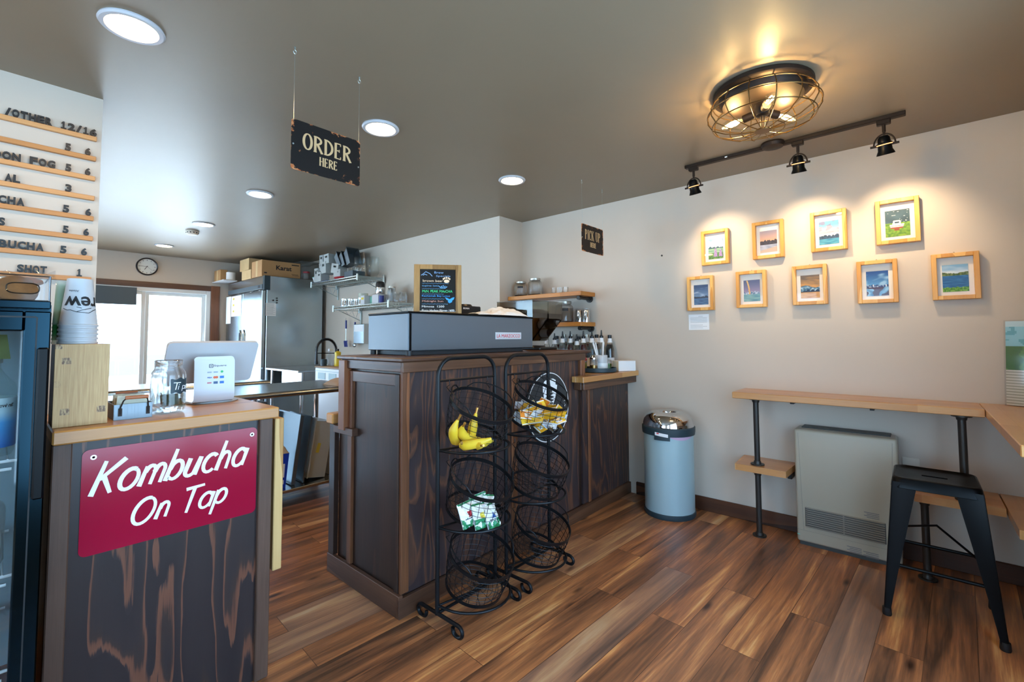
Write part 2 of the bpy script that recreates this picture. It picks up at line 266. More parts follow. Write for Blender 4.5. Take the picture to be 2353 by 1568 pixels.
# ------------------------------------------------------------------ mesh helpers
class G:
    def __init__(s): s.b = bmesh.new()
    def box(s, x0, x1, y0, y1, z0, z1, bev=0., seg=2):
        m = Matrix.Translation(((x0+x1)/2, (y0+y1)/2, (z0+z1)/2)) @ Matrix.Diagonal((abs(x1-x0), abs(y1-y0), abs(z1-z0), 1))
        return s.obox(m, bev, seg)
    def obox(s, m, bev=0., seg=2):
        t = bmesh.new(); bmesh.ops.create_cube(t, size=1.0, matrix=m)
        if bev and bev <= .006: seg = 1
        if bev: bmesh.ops.bevel(t, geom=list(t.edges), offset=bev, segments=seg, affect='EDGES', profile=.5)
        s.merge(t); return s
    def merge(s, t):
        d = {}
        for v in t.verts: d[v] = s.b.verts.new(v.co)
        for f in t.faces:
            try: s.b.faces.new([d[v] for v in f.verts])
            except ValueError: pass
        t.free()
    def ring(s, c, a, b, r, n): return [s.b.verts.new(Vector(c)+a*(r*math.cos(2*PI*i/n))+b*(r*math.sin(2*PI*i/n))) for i in range(n)]
    def bridge(s, A, B, closed=True):
        n = len(A)
        for i in range(n if closed else n-1):
            try: s.b.faces.new((A[i], A[(i+1) % n], B[(i+1) % n], B[i]))
            except ValueError: pass
    def frame(s, d):
        d = Vector(d).normalized(); u = Vector((0, 0, 1)) if abs(d.z) < .95 else Vector((1, 0, 0))
        a = d.cross(u).normalized(); return a, a.cross(d).normalized() * -1 if False else d.cross(a).normalized()
    def cyl(s, p0, p1, r, r2=None, n=16, cap=True):
        p0, p1 = Vector(p0), Vector(p1); a, b = s.frame(p1-p0); r2 = r if r2 is None else r2
        A = s.ring(p0, a, b, r, n); B = s.ring(p1, a, b, r2, n); s.bridge(A, B)
        if cap: s.b.faces.new(A[::-1]); s.b.faces.new(B)
        return s
    def tube(s, pts, r, n=8, closed=False, cap=True):
        P = [Vector(p) for p in pts]; m = len(P); rad = r if isinstance(r, (list, tuple)) else [r]*m
        prev = None; rings = []
        for i in range(m):
            if closed: d = P[(i+1) % m]-P[i-1]
            else: d = P[min(i+1, m-1)]-P[max(i-1, 0)]
            d = d.normalized() if d.length > 1e-9 else Vector((0, 0, 1))
            if prev is None: a, b = s.frame(d)
            else:
                a = prev - d*prev.dot(d)
                a = a.normalized() if a.length > 1e-6 else s.frame(d)[0]; b = d.cross(a)
            prev = a; rings.append(s.ring(P[i], a, b, rad[i], n))
        for i in range(m-1): s.bridge(rings[i], rings[i+1])
        if closed:
            # match start index of the last ring to the first
            A, B = rings[-1], rings[0]; k = min(range(n), key=lambda k: sum((A[j].co-B[(j+k) % n].co).length for j in range(n)))
            s.bridge(A, [B[(j+k) % n] for j in range(n)])
        elif cap: s.b.faces.new(rings[0][::-1]); s.b.faces.new(rings[-1])
        return s
    def lathe(s, prof, c=(0, 0, 0), n=32, mat=None, cap=False, sx=1., sy=1.):
        mat = mat or Matrix.Identity(4); rings = []
        for r, z in prof:
            rings.append([s.b.verts.new(mat @ Vector((c[0]+sx*r*math.cos(2*PI*i/n), c[1]+sy*r*math.sin(2*PI*i/n), c[2]+z))) for i in range(n)])
        for A, B in zip(rings, rings[1:]): s.bridge(A, B)
        if cap: s.b.faces.new(rings[0][::-1]); s.b.faces.new(rings[-1])
        return s
    def prism(s, poly, vec):
        v = Vector(vec); A = [s.b.verts.new(Vector(p)) for p in poly]; B = [s.b.verts.new(Vector(p)+v) for p in poly]
        s.b.faces.new(A[::-1]); s.b.faces.new(B); s.bridge(A, B); return s
    def ball(s, c, r, sc=(1, 1, 1), n=14, mat=None):
        t = bmesh.new(); bmesh.ops.create_uvsphere(t, u_segments=n, v_segments=max(6, n//2+2), radius=r, matrix=(mat or Matrix.Translation(c)) @ Matrix.Diagonal((*sc, 1))); s.merge(t); return s
    def surf(s, fn, nu, nv, closeu=False):
        V = [[s.b.verts.new(Vector(fn(i/(nu-1 if not closeu else nu), j/(nv-1)))) for i in range(nu)] for j in range(nv)]
        for j in range(nv-1): s.bridge(V[j], V[j+1], closeu)
        return s
    def build(s, name, mat, parent=None, angle=35, recalc=True):
        if recalc: bmesh.ops.recalc_face_normals(s.b, faces=list(s.b.faces))
        me = bpy.data.meshes.new(name); s.b.to_mesh(me); s.b.free()
        if len(me.polygons):
            me.polygons.foreach_set('use_smooth', [True]*len(me.polygons)); me.set_sharp_from_angle(angle=R(angle))
        me.materials.append(M[mat] if isinstance(mat, str) else mat)
        o = bpy.data.objects.new(name, me); COL.objects.link(o)
        if parent is not None: attach(o, parent)
        return o
def wmat(o):
    m = Matrix.Translation(o.location) @ o.rotation_euler.to_matrix().to_4x4()
    return (wmat(o.parent) @ o.matrix_parent_inverse @ m) if o.parent else m
def attach(o, parent): o.parent = parent; o.matrix_parent_inverse = wmat(parent).inverted()
def tag(o, label, cat, group=None, kind=None):
    if label: o['label'] = label
    if cat: o['category'] = cat
    if group: o['group'] = group
    if kind: o['kind'] = kind
    return o
def thing(name, label, cat, loc=(0, 0, 0), group=None):
    o = bpy.data.objects.new(name, None); COL.objects.link(o); o.location = loc; o.empty_display_size = .05
    return tag(o, label, cat, group)
def solid(g, name, mat, label, cat, group=None, angle=35): return tag(g.build(name, mat, None, angle), label, cat, group)
def struct(g, name, mat): return tag(g.build(name, mat), None, None, None, 'structure')
def dup(root, loc, rotz=None, label=None):
    """copy a thing with its parts and sub-parts; loc is where its base goes"""
    r = root.copy(); COL.objects.link(r); r.location = loc
    if rotz is not None: r.rotation_euler = (0, 0, rotz)
    if label: r['label'] = label
    for ch in [c for c in bpy.data.objects if c.parent == root]:
        c = ch.copy(); COL.objects.link(c); c.parent = r; c.matrix_parent_inverse = ch.matrix_parent_inverse.copy()
        for g in [d for d in bpy.data.objects if d.parent == ch]:
            q = g.copy(); COL.objects.link(q); q.parent = c; q.matrix_parent_inverse = g.matrix_parent_inverse.copy()
    return r
FY = lambda x, y, z: Matrix.Translation((x, y, z)) @ Matrix.Rotation(PI/2, 4, 'X')                       # on a plane that faces -y
FX = lambda x, y, z: Matrix.Translation((x, y, z)) @ Matrix.Rotation(-PI/2, 4, 'Z') @ Matrix.Rotation(PI/2, 4, 'X')  # on a plane that faces -x
def text(s, mat, parent, m, fit, name='lettering', ext=.0006, bold=0., shear=0., align='L', chars=False):
    """writing fitted to fit=(width or None, height or None); m places its lower left (or centre) in the world"""
    cu = bpy.data.curves.new('t', 'FONT'); cu.body = s; cu.size = 1; cu.extrude = 0.02; cu.offset = bold; cu.shear = shear; cu.resolution_u = 3
    o = bpy.data.objects.new('t', cu); COL.objects.link(o)
    dg = bpy.context.evaluated_depsgraph_get(); me = bpy.data.meshes.new_from_object(o.evaluated_get(dg))
    bpy.data.objects.remove(o); bpy.data.curves.remove(cu)
    xs = [v.co.x for v in me.vertices]; ys = [v.co.y for v in me.vertices]
    if not xs: return None
    x0, x1, y0, y1 = min(xs), max(xs), min(ys), max(ys); W, H = fit
    sx = W/(x1-x0) if W else H/(y1-y0); sy = H/(y1-y0) if H else sx
    dx = 0 if align == 'L' else (-.5 if align == 'C' else -1)
    for v in me.vertices:
        x = (v.co.x-x0)*sx + dx*(x1-x0)*sx; y = (v.co.y-y0)*sy
        if align == 'C': y -= .5*(y1-y0)*sy
        v.co = m @ Vector((x, y, (v.co.z+.02)/.04*ext))
    me.name = name; me.materials.clear(); me.materials.append(M[mat]); o = bpy.data.objects.new(name, me); COL.objects.link(o)
    if parent is not None: attach(o, parent)
    return o
RC = [0]
def ribbon(g, pts, w, m, ext=.001):
    """a flat pen stroke along 2-D points"""
    RC[0] += 1; ext += .00004*(RC[0] % 12)
    P = [Vector((p[0], p[1])) for p in pts]; n = len(P); W = w if isinstance(w, (list, tuple)) else [w]*n; L = []; Rr = []
    for i in range(n):
        d = (P[min(i+1, n-1)]-P[max(i-1, 0)]); d = d.normalized() if d.length > 1e-9 else Vector((1, 0)); q = Vector((-d.y, d.x))*W[i]/2
        L.append(P[i]+q); Rr.append(P[i]-q)
    for a in range(n-1):
        g.prism([m @ Vector((p.x, p.y, 0)) for p in (L[a], Rr[a], Rr[a+1], L[a+1])], (m.to_3x3() @ Vector((0, 0, ext))))
def arc(cx, cy, rx, ry, a0, a1, n=14): return [(cx+rx*math.cos(R(a0+(a1-a0)*i/(n-1))), cy+ry*math.sin(R(a0+(a1-a0)*i/(n-1)))) for i in range(n)]
def painted(name, fn, m, w, h, nu, nv, parent, mat='vcol', thick=.001, back='#e6e6e6'):
    """a flat printed or painted sheet: fn(u,v)->sRGB gives the picture on it"""
    b = bmesh.new(); cl = b.loops.layers.float_color.new('Col')
    V = [[b.verts.new(m @ Vector((w*i/nu, h*j/nv, thick))) for i in range(nu+1)] for j in range(nv+1)]
    for j in range(nv):
        for i in range(nu):
            f = b.faces.new((V[j][i], V[j][i+1], V[j+1][i+1], V[j+1][i])); c = lin(fn((i+.5)/nu, (j+.5)/nv))
            for l in f.loops: l[cl] = c
    bot = [b.verts.new(m @ Vector(p)) for p in ((0, 0, 0), (w, 0, 0), (w, h, 0), (0, h, 0))]
    f = b.faces.new(bot[::-1])
    for l in f.loops: l[cl] = lin(back)
    me = bpy.data.meshes.new(name); b.to_mesh(me); b.free(); me.materials.append(M[mat]); o = bpy.data.objects.new(name, me); COL.objects.link(o)
    if parent is not None: attach(o, parent)
    return o
def hx(h): h = h.lstrip('#'); return tuple(int(h[i:i+2], 16)/255 for i in (0, 2, 4))
def mixc(a, b, t): t = max(0, min(1, t)); return tuple(x*(1-t)+y*t for x, y in zip(a, b))

# ================================================================== the room
H = 2.44; XW = 3.497; XK = 3.16; YB = 7.85; YJ = 2.94; XL = -3.2; YF = -.56
def wall_x(g, y0, y1, holes, x0, x1, z1=H):
    """a wall along x with rectangular openings (xa, xb, za, zb)"""
    cur = x0
    for xa, xb, za, zb in sorted(holes):
        g.box(cur, xa, y0, y1, 0, z1)
        if za > 0: g.box(xa, xb, y0, y1, 0, za)
        g.box(xa, xb, y0, y1, zb, z1); cur = xb
    g.box(cur, x1, y0, y1, 0, z1); return g
struct(G().box(XL-.1, XW+.1, YF-.14, YB+.1, -.06, 0), 'floor', 'floor')
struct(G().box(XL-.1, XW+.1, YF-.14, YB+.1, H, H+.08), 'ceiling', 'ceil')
struct(G().box(XW, XW+.1, YF-.14, YJ, 0, H), 'wall_right', 'wall')
struct(G().box(XK, XW+.1, YJ, YB+.1, 0, H), 'wall_kitchen', 'wall')
struct(wall_x(G(), YB, YB+.1, [(-3.0, -.1, .2, 2.3), (.58, 2.11, .05, 1.99)], XL, XK), 'wall_back', 'wall')
struct(wall_x(G(), YF-.14, YF, [(-2.9, -.5, .3, 2.2), (0., 2.2, .3, 2.2)], XL, XW), 'wall_front', 'wall')
g = G(); g.box(XL-.1, XL, YF-.14, .2, 0, H).box(XL-.1, XL, 2.4, 3.4, 0, H).box(XL-.1, XL, 7.5, YB+.1, 0, H).box(XL-.1, XL, 3.4, 7.5, 0, .2).box(XL-.1, XL, 3.4, 7.5, 2.3, H).box(XL-.1, XL, .2, 2.4, 0, .4).box(XL-.1, XL, .2, 2.4, 2.2, H); struct(g, 'wall_left', 'wall')
struct(G().box(XL, .311, 2.925, 3.05, 0, H), 'wall_menu', 'wall')
struct(G().box(XW-.016, XW, YF, 1.735, 0, .098, .003), 'baseboard_right', 'base')
struct(G().box(2.4, XW-.016, YF, YF+.016, 0, .098, .003), 'baseboard_front', 'base')
def window(n, x0, x1, z0, z1, y, depth, mull, plane='y'):
    def bx(g, a0, a1, b0, b1, c0, c1, bev=.004): return g.box(a0, a1, b0, b1, c0, c1, bev) if plane == 'y' else g.box(b0, b1, a0, a1, c0, c1, bev)
    r = thing('window_%d' % n, None, None, ((x0+x1)/2, y, z0) if plane == 'y' else (y, (x0+x1)/2, z0)); r['kind'] = 'structure'
    g = G(); t = .06
    for a in ((x0, x0+t, z0, z1), (x1-t, x1, z0, z1), (x0+t, x1-t, z1-t, z1), (x0+t, x1-t, z0, z0+t)): bx(g, a[0], a[1], y, y+depth, a[2], a[3])
    g.build('window_frame', 'vinyl', r)
    xs = [x0+t]+list(mull)+[x1-t]
    for i in range(len(xs)-1):
        a, b = xs[i], xs[i+1]; g = G(); s = .045; yo = y+.02+.025*(i % 2)
        for q in ((a, a+s, z0+t, z1-t), (b-s, b, z0+t, z1-t), (a+s, b-s, z1-t-s, z1-t), (a+s, b-s, z0+t, z0+t+s)): bx(g, q[0], q[1], yo, yo+.025, q[2], q[3], .003)
        sa = g.build('sash', 'vinyl', r)
        g = G(); bx(g, a+s, b-s, yo+.010, yo+.014, z0+t+s, z1-t-s, 0); g.build('pane', 'pane', sa)
window(1, .58, 2.11, .05, 1.99, YB-.005, .09, (1.345,))
window(2, -2.9, -.5, .3, 2.2, YF-.11, .09, (-1.7,))
window(3, 0., 2.2, .3, 2.2, YF-.11, .09, (1.1,))
window(5, -3.0, -.1, .2, 2.3, YB-.005, .09, (-1.4,))  # added window, unseen behind the menu wall, to brighten kitchen and ceiling
window(6, 3.4, 7.5, .2, 2.3, XL-.095, .09, (5.2,), 'x')  # added window in the unseen kitchen side, only there for more daylight
window(4, .2, 2.4, .4, 2.2, XL-.095, .09, (1.3,), 'x')
g = G(); g.box(.46, .58, YB-.018, YB, 0, 2.06, .003).box(2.11, 2.225, YB-.018, YB, 0, 2.065, .003); struct(g, 'trim_1', 'trim'); struct(G().box(.5805, 2.1095, YB-.018, YB, 1.985, 2.06, .003), 'trim_2', 'trimx')
# outside, beyond the sliding glass door
struct(G().box(-60, 60, 8.1, 23, -.4, -.12), 'gravel_lot', 'gravel')
struct(G().box(-120, 120, 23, 52, -.5, -.14), 'shore', 'shore')
struct(G().box(-400, 400, 52, 400, -.6, -.3), 'sea', 'sea')

# ------------------------------------------------------------------ ceiling lights
def downlight():
    r = thing('recessed_downlight', '', 'ceiling light', (0, 0, H), 'recessed downlights in the ceiling')
    G().lathe([(.098, 0), (.100, -.006), (.094, -.012), (.080, -.012), (.074, -.006), (.070, -.004)], (0, 0, H), 40).build('trim_ring', 'whitegloss', r)
    G().lathe([(.074, -.005), (.069, -.009), (.04, -.014), (.0005, -.016)], (0, 0, H), 40).build('diffuser', 'led', r)
    return r
DL = downlight(); used = False
for x, y, lb in ((.301, 2.15, 'recessed downlight at the left, largest in view, near the menu wall'), (1.378, 2.18, 'recessed downlight just right of the hanging ORDER HERE sign'),
                 (2.491, 2.19, 'recessed downlight above the pickup end of the bar'), (1.375, 3.91, 'recessed downlight between the ORDER HERE sign and the smoke detector'),
                 (1.363, 5.364, 'recessed downlight beside the smoke detector'), (1.355, 6.95, 'recessed downlight nearest the wall clock'), (-.78, 2.15, 'added unseen downlight warming the left part of the menu wall, beyond the left edge'), (-1.86, 2.15, 'added unseen downlight farthest left along the menu wall, there to warm it')):  # last two downlights are added out of view to warm the menu wall
    if not used: DL.location = (x, y, H); DL['label'] = lb; used = True
    else: dup(DL, (x, y, H), None, lb)
r = thing('smoke_detector', 'white round smoke detector on the kitchen ceiling', 'smoke detector', (1.371, 5.8, H))
G().lathe([(.062, 0), (.064, -.012), (.058, -.014), (.054, -.034), (.044, -.042), (.0005, -.043)], (1.371, 5.8, H), 28).build('body', 'cream', r)
g = G()
for i in range(12): a = 2*PI*i/12; g.obox(Matrix.Translation((1.371+.0555*math.cos(a), 5.8+.0555*math.sin(a), H-.024)) @ Matrix.Rotation(a, 4, 'Z') @ Matrix.Diagonal((.004, .014, .010, 1)))
g.build('vent', 'gasket', r)

# cage ceiling fixture with three bulbs
def cage_light(cx, cy):
    r = thing('cage_ceiling_light', 'round bronze ceiling fixture with a wire cage and three glowing bulbs', 'ceiling light', (cx, cy, H))
    G().lathe([(.205, 0), (.212, -.006), (.212, -.022), (.205, -.028), (.185, -.030), (.170, -.060), (.11, -.072), (.0005, -.074)], (cx, cy, H), 48).build('ceiling_plate', 'bronze', r)
    g = G(); n = 14
    prof = [(.185, -.03), (.215, -.05), (.236, -.085), (.236, -.12), (.215, -.155), (.16, -.182), (.09, -.195), (.03, -.200)]
    for i in range(n):
        a = 2*PI*i/n; g.tube([(cx+q*math.cos(a), cy+q*math.sin(a), H+z) for q, z in prof], .0026, 6)
    for q, z in ((.213, -.048), (.238, -.10), (.217, -.153), (.09, -.195)): g.tube([(cx+q*math.cos(2*PI*i/48), cy+q*math.sin(2*PI*i/48), H+z) for i in range(48)], .0026, 6, True)
    g.lathe([(.0005, -.203), (.034, -.203), (.036, -.199), (.034, -.196), (.0005, -.196)], (cx, cy, H), 24)
    g.build('wire_cage', 'brass', r)
    g = G(); g.lathe([(.0005, -.06), (.03, -.07), (.034, -.10), (.028, -.125), (.012, -.13), (.008, -.20), (.0005, -.2)], (cx, cy, H), 20).build('center_hub', 'bronze', r)
    for k in range(3):
        a = R(205+120*k); d = Vector((math.cos(a), math.sin(a), -.12)).normalized(); c = Vector((cx, cy, H-.105)); p = c+d*.035
        s = G().tube([c+d*.02, c+d*.055, c+d*.085], [.012, .019, .019], 14).build('socket', 'bronze', r)
        q = Matrix.Translation(c+d*.085) @ d.to_track_quat('Z', 'Y').to_matrix().to_4x4()
        G().lathe([(.012, 0), (.014, .012), (.022, .03), (.0255, .05), (.0255, .075), (.020, .095), (.010, .105), (.0005, .108)], (0, 0, 0), 18, q).build('bulb', 'thinglass', s)
        g = G()
        for j in range(4): b = 2*PI*j/4; g.tube([q @ Vector((.006*math.cos(b), .006*math.sin(b), .02)), q @ Vector((.012*math.cos(b), .012*math.sin(b), .055)), q @ Vector((.006*math.cos(b), .006*math.sin(b), .085))], .0028, 6)
        g.build('filament', 'bulbw', s)
        li = bpy.data.lights.new('bulb_light', 'POINT'); li.energy = 5; li.color = (1, .64, .26); li.shadow_soft_size = .018
        lo = bpy.data.objects.new('bulb_light', li); COL.objects.link(lo); lo.location = q @ Vector((0, 0, .055)); attach(lo, r)
    return r
cage_light(2.36, .50)

# track light with three heads
def track_light():
    xt = 3.09
    r = thing('track_light', 'long black ceiling track with three small spotlights aimed at the pictures', 'track light', (xt, .56, H))
    G().box(xt-.017, xt+.017, -.008, 1.135, H-.022, H, .003).build('track', 'bronze', r)
    cx, cy = 3.07, .60
    G().lathe([(.062, 0), (.064, -.010), (.056, -.026), (.03, -.032), (.0005, -.033)], (cx, cy, H), 32).build('canopy', 'bronze', r)
    for y, tx, ty, tz, pw in ((1.08, XW, 1.00, 1.89, 11), (.475, XW, .48, 1.89, 12), (.082, XW, .02, 1.89, 12)):
        hd = G().box(xt-.016, xt+.016, y-.03, y+.03, H-.046, H-.021, .004).cyl((xt, y, H-.045), (xt, y, H-.085), .008, n=12).build('spot_head', 'bronze', r)
        piv = Vector((xt, y, H-.155)); d = (Vector((tx, ty, tz))-piv).normalized(); d = (d+Vector((-.25, 0, -.9))).normalized()
        m = Matrix.Translation(piv) @ d.to_track_quat('Z', 'Y').to_matrix().to_4x4()
        g = G(); g.lathe([(.0005, -.050), (.018, -.048), (.026, -.036), (.028, -.014), (.034, -.010), (.034, -.002), (.030, .002), (.031, .026), (.038, .042), (.040, .050), (.037, .050), (.030, .036), (.027, .03)], (0, 0, 0), 24, m); g.build('lamp_can', 'blacksat', hd)
        G().lathe([(.0005, .026), (.027, .028)], (0, 0, 0), 20, m).build('lens', emis('spot_lens_%d' % round(y*100), '#ffd9a0', 8.0), hd)
        G().lathe([(.0335, -.0055), (.0346, -.003), (.0335, -.0005)], (0, 0, 0), 24, m).build('glow_slot', MATS.get('spot_slot') or emis('spot_slot', '#ff9a5c', 2.2), hd)
        arcp = [(0, .045*math.cos(t), .045*math.sin(t)+.0) for t in [PI*i/14 for i in range(15)]]
        g = G(); top = Vector((xt, y, H-.105))
        g.tube([piv+Vector((0, p[1], p[2]*1.35)) for p in arcp], .004, 8); g.cyl(piv+Vector((0, -.060, 0)), piv+Vector((0, -.03, 0)), .006, n=10).cyl(piv+Vector((0, .03, 0)), piv+Vector((0, .060, 0)), .006, n=10)
        g.cyl((xt, y, H-.085), (xt, y, H-.10), .006, n=10); g.build('yoke', 'bronze', hd)
        li = bpy.data.lights.new('spot_lamp', 'SPOT'); li.energy = pw; li.color = (1, .74, .47); li.spot_size = R(82); li.spot_blend = 1.0; li.shadow_soft_size = .02
        lo = bpy.data.objects.new('spot_lamp', li); COL.objects.link(lo); d2 = (Vector((tx, ty, tz))-piv).normalized()
        lo.location = piv+d*.056; lo.rotation_euler = d2.to_track_quat('-Z', 'Y').to_euler(); attach(lo, r)
    G().box(xt-.0175, xt-.0169, .86, .875, H-.016, H-.008).build('sticker', 'paper', r)
track_light()

# ------------------------------------------------------------------ hanging signs: serif letters drawn with thick and thin strokes
def serif_letters(g, s, m, W, Hh, th):
    """condensed serif capitals inside W x Hh"""
    sp = {'O': .98, 'R': .98, 'D': 1., 'E': .82, 'H': 1., 'P': .85, 'I': .45, 'C': .85, 'K': 1., 'U': .95, ' ': .45}
    tot = sum(sp[c] for c in s) + .16*(len(s)-1); u = W/tot; x = 0; t = th; q = th*.42
    def line(a, b, w): ribbon(g, [(x+a[0]*u*sp[c], a[1]*Hh), (x+b[0]*u*sp[c], b[1]*Hh)], w, m, .0012)
    def serif(cx, cy, w=.34): ribbon(g, [(x+(cx-w/2)*u*sp[c], cy*Hh+(q*.5 if cy == 0 else -q*.5)), (x+(cx+w/2)*u*sp[c], cy*Hh+(q*.5 if cy == 0 else -q*.5))], q, m, .0012)
    def curve(cx, cy, rx, ry, a0, a1, w0, w1):
        P = arc(cx, cy, rx, ry, a0, a1, 16); n = len(P)
        ribbon(g, [(x+p[0]*u*sp[c], p[1]*Hh) for p in P], [w0+(w1-w0)*math.sin(PI*i/(n-1)) for i in range(n)], m, .0012)
    for c in s:
        if c in 'RDEHPK': line((.16, 0), (.16, 1), t); serif(.16, 0); serif(.16, 1)
        if c == 'I': line((.5, 0), (.5, 1), t); serif(.5, 0, .9); serif(.5, 1, .9)
        if c == 'O': curve(.5, .5, .42, .47, 90, 270, q, t); curve(.5, .5, .42, .47, -90, 90, q, t)
        if c == 'D': curve(.16, .5, .74, .47, -90, 90, q, t)
        if c in 'RP': curve(.16, .74, .64, .235, -90, 90, q, t*.9)
        if c == 'R': line((.42, .5), (.92, 0), t*.95); serif(.93, 0, .22)
        if c == 'E':
            for y in (.0, .53, 1.): line((.16, y+(.02 if y == 0 else (-.02 if y == 1 else 0))), (.86 if y != .53 else .66, y+(.02 if y == 0 else (-.02 if y == 1 else 0))), q)
            line((.86, 0), (.86, .16), q*.9); line((.84, 1), (.84, .84), q*.9); line((.66, .44), (.66, .62), q*.9)
        if c == 'H': line((.84, 0), (.84, 1), t); serif(.84, 0); serif(.84, 1); line((.16, .52), (.84, .52), q)
        if c == 'C': curve(.52, .5, .42, .47, 50, 310, q, t); line((.82, .72), (.82, .98), q)
        if c == 'K': line((.18, .42), (.82, .98), q); line((.40, .60), (.88, .02), t*.9); serif(.86, 0, .26); serif(.82, 1, .26)
        if c == 'U': line((.16, .28), (.16, 1), t); serif(.16, 1); line((.82, .28), (.82, 1), q); serif(.82, 1, .28); curve(.49, .28, .33, .25, 180, 360, t, q*.9)
        x += u*(sp[c]+.16)
def tin_sign(name, label, x0, x1, y, z0, z1, hooks, mat, big, small):
    r = thing(name, label, 'sign', ((x0+x1)/2, y, z0)); w, h = x1-x0, z1-z0; rad = .012
    poly = []
    for cx, cz, a in ((x0+rad, z0+rad, 180), (x1-rad, z0+rad, 270), (x1-rad, z1-rad, 0), (x0+rad, z1-rad, 90)):
        poly += [(p[0], y, p[1]) for p in arc(cx, cz, rad, rad, a, a+90, 6)]
    G().prism(poly, (0, .0015, 0)).build('plate', mat, r)
    g = G(); m = FY(x0+.155*w, y, z0+.46*h); serif_letters(g, big, m, .70*w, .33*h if ' ' not in big else .36*h, .034*w if ' ' not in big else .026*w)
    serif_letters(g, 'HERE', FY(x0+.385*w, y, z0+.21*h), .26*w, .18*h, .019*w); g.build('lettering', 'cream_ink', r)
    for hx_, zx in ((x0+.008, z1-.008), (x1-.008, z1-.008)):
        G().tube([(hx_, y-.001, zx), (hx_, y-.001, H-.02)], .0006, 5).build('hanging_wire', 'wire', r)
        G().cyl((hx_, y-.001, H), (hx_, y-.001, H-.012), .004, .003, 8).tube([(hx_+.006*math.sin(t), y-.001, H-.02+.008*math.cos(t)) for t in [i*.45 for i in range(12)]], .0013, 5).build('ceiling_hook', 'wire', r)
    g = G()
    for hx_, zx in ((x0+.008, z0+.5*h), (x1-.008, z0+.42*h)): g.cyl((hx_, y-.002, zx), (hx_, y, zx), .0032, n=10)
    g.build('rivet', 'wire', r)
tin_sign('order_sign', 'rusted black tin sign reading ORDER HERE hanging from the ceiling', .750, 1.049, 1.823, 1.944, 2.148, None, 'rust', 'ORDER', 'HERE')
tin_sign('pickup_sign', 'small rusted tin sign reading PICK UP HERE hanging near the picture wall', 2.832, 3.142, 1.81, 1.910, 2.116, None, 'rust2', 'PICK UP', 'HERE')

# ------------------------------------------------------------------ menu board: rails screwed to the wall, cut letters standing on them
rows = [(2.221, [('12/16', .165, .293), ('/OTHER', -.005, .142)], 'topmost menu rail with OTHER 12/16 in black letters'),
        (2.124, [('5', .184, .206), ('6', .251, .274)], 'second menu rail from the top holding 5 and 6'),
        (2.028, [('5', .188, .210), ('6', .254, .276), ('FOG', .074, .158), ('DON', -.036, .051)], 'menu rail with DON FOG and prices 5 and 6'),
        (1.933, [('3', .190, .214), ('AL', .004, .052)], 'menu rail holding the single price 3'),
        (1.835, [('5', .185, .209), ('6', .261, .284), ('CHA', -.012, .068)], 'menu rail with the letters CHA and prices 5 and 6'),
        (1.739, [('5', .188, .210), ('6', .257, .279), ('S', -.008, .014)], 'menu rail with a single letter S and prices 5 and 6'),
        (1.645, [('5', .182, .206), ('6', .252, .275), ('BUCHA', -.005, .133)], 'menu rail with the letters BUCHA and prices 5 and 6'),
        (1.544, [('1', .238, .262), ('SHOT', .052, .146)], 'lowest menu rail in view holding the price 1, behind the cookie box')]
for z, words_, lb in rows:
    r = thing('menu_rail', lb, 'menu rail', (-.15, 2.925, z), 'menu rails on the white wall')
    G().box(-.62, .292, 2.905, 2.925, z, z+.021, .0015).build('rail', 'rail', r)
    for wd, xa, xb in words_:
        adv = (xb-xa)/len(wd)
        wts = [{'1': .85, '/': .8}.get(c, 1.) for c in wd]; x = xa
        for c, wt in zip(wd, wts):
            ww = (xb-xa)*wt/sum(wts); m = FY(x+ww*.06, 2.913, z+.0215); x += ww
            if c == '1':   # a 1 with flag and foot
                g = G(); e = m.to_3x3() @ Vector((0, 0, .008)); q = ww*.88; b = min(q, .022); ox = (q-b)/2
                for pl in ([(.36, .004), (.66, .004), (.66, .034), (.40, .034), (.36, .031)], [(.10, 0), (.95, 0), (.95, .0062), (.10, .0062)], [(.12, .0245), (.362, .0265), (.40, .034), (.34, .032)]): g.prism([m @ Vector((ox+u*b, v, 0)) for u, v in pl], e)
                g.build('letter', 'letter', r)
            else: text(c, 'letter', r, m, (ww*.88, .034), 'letter', .008, .045)

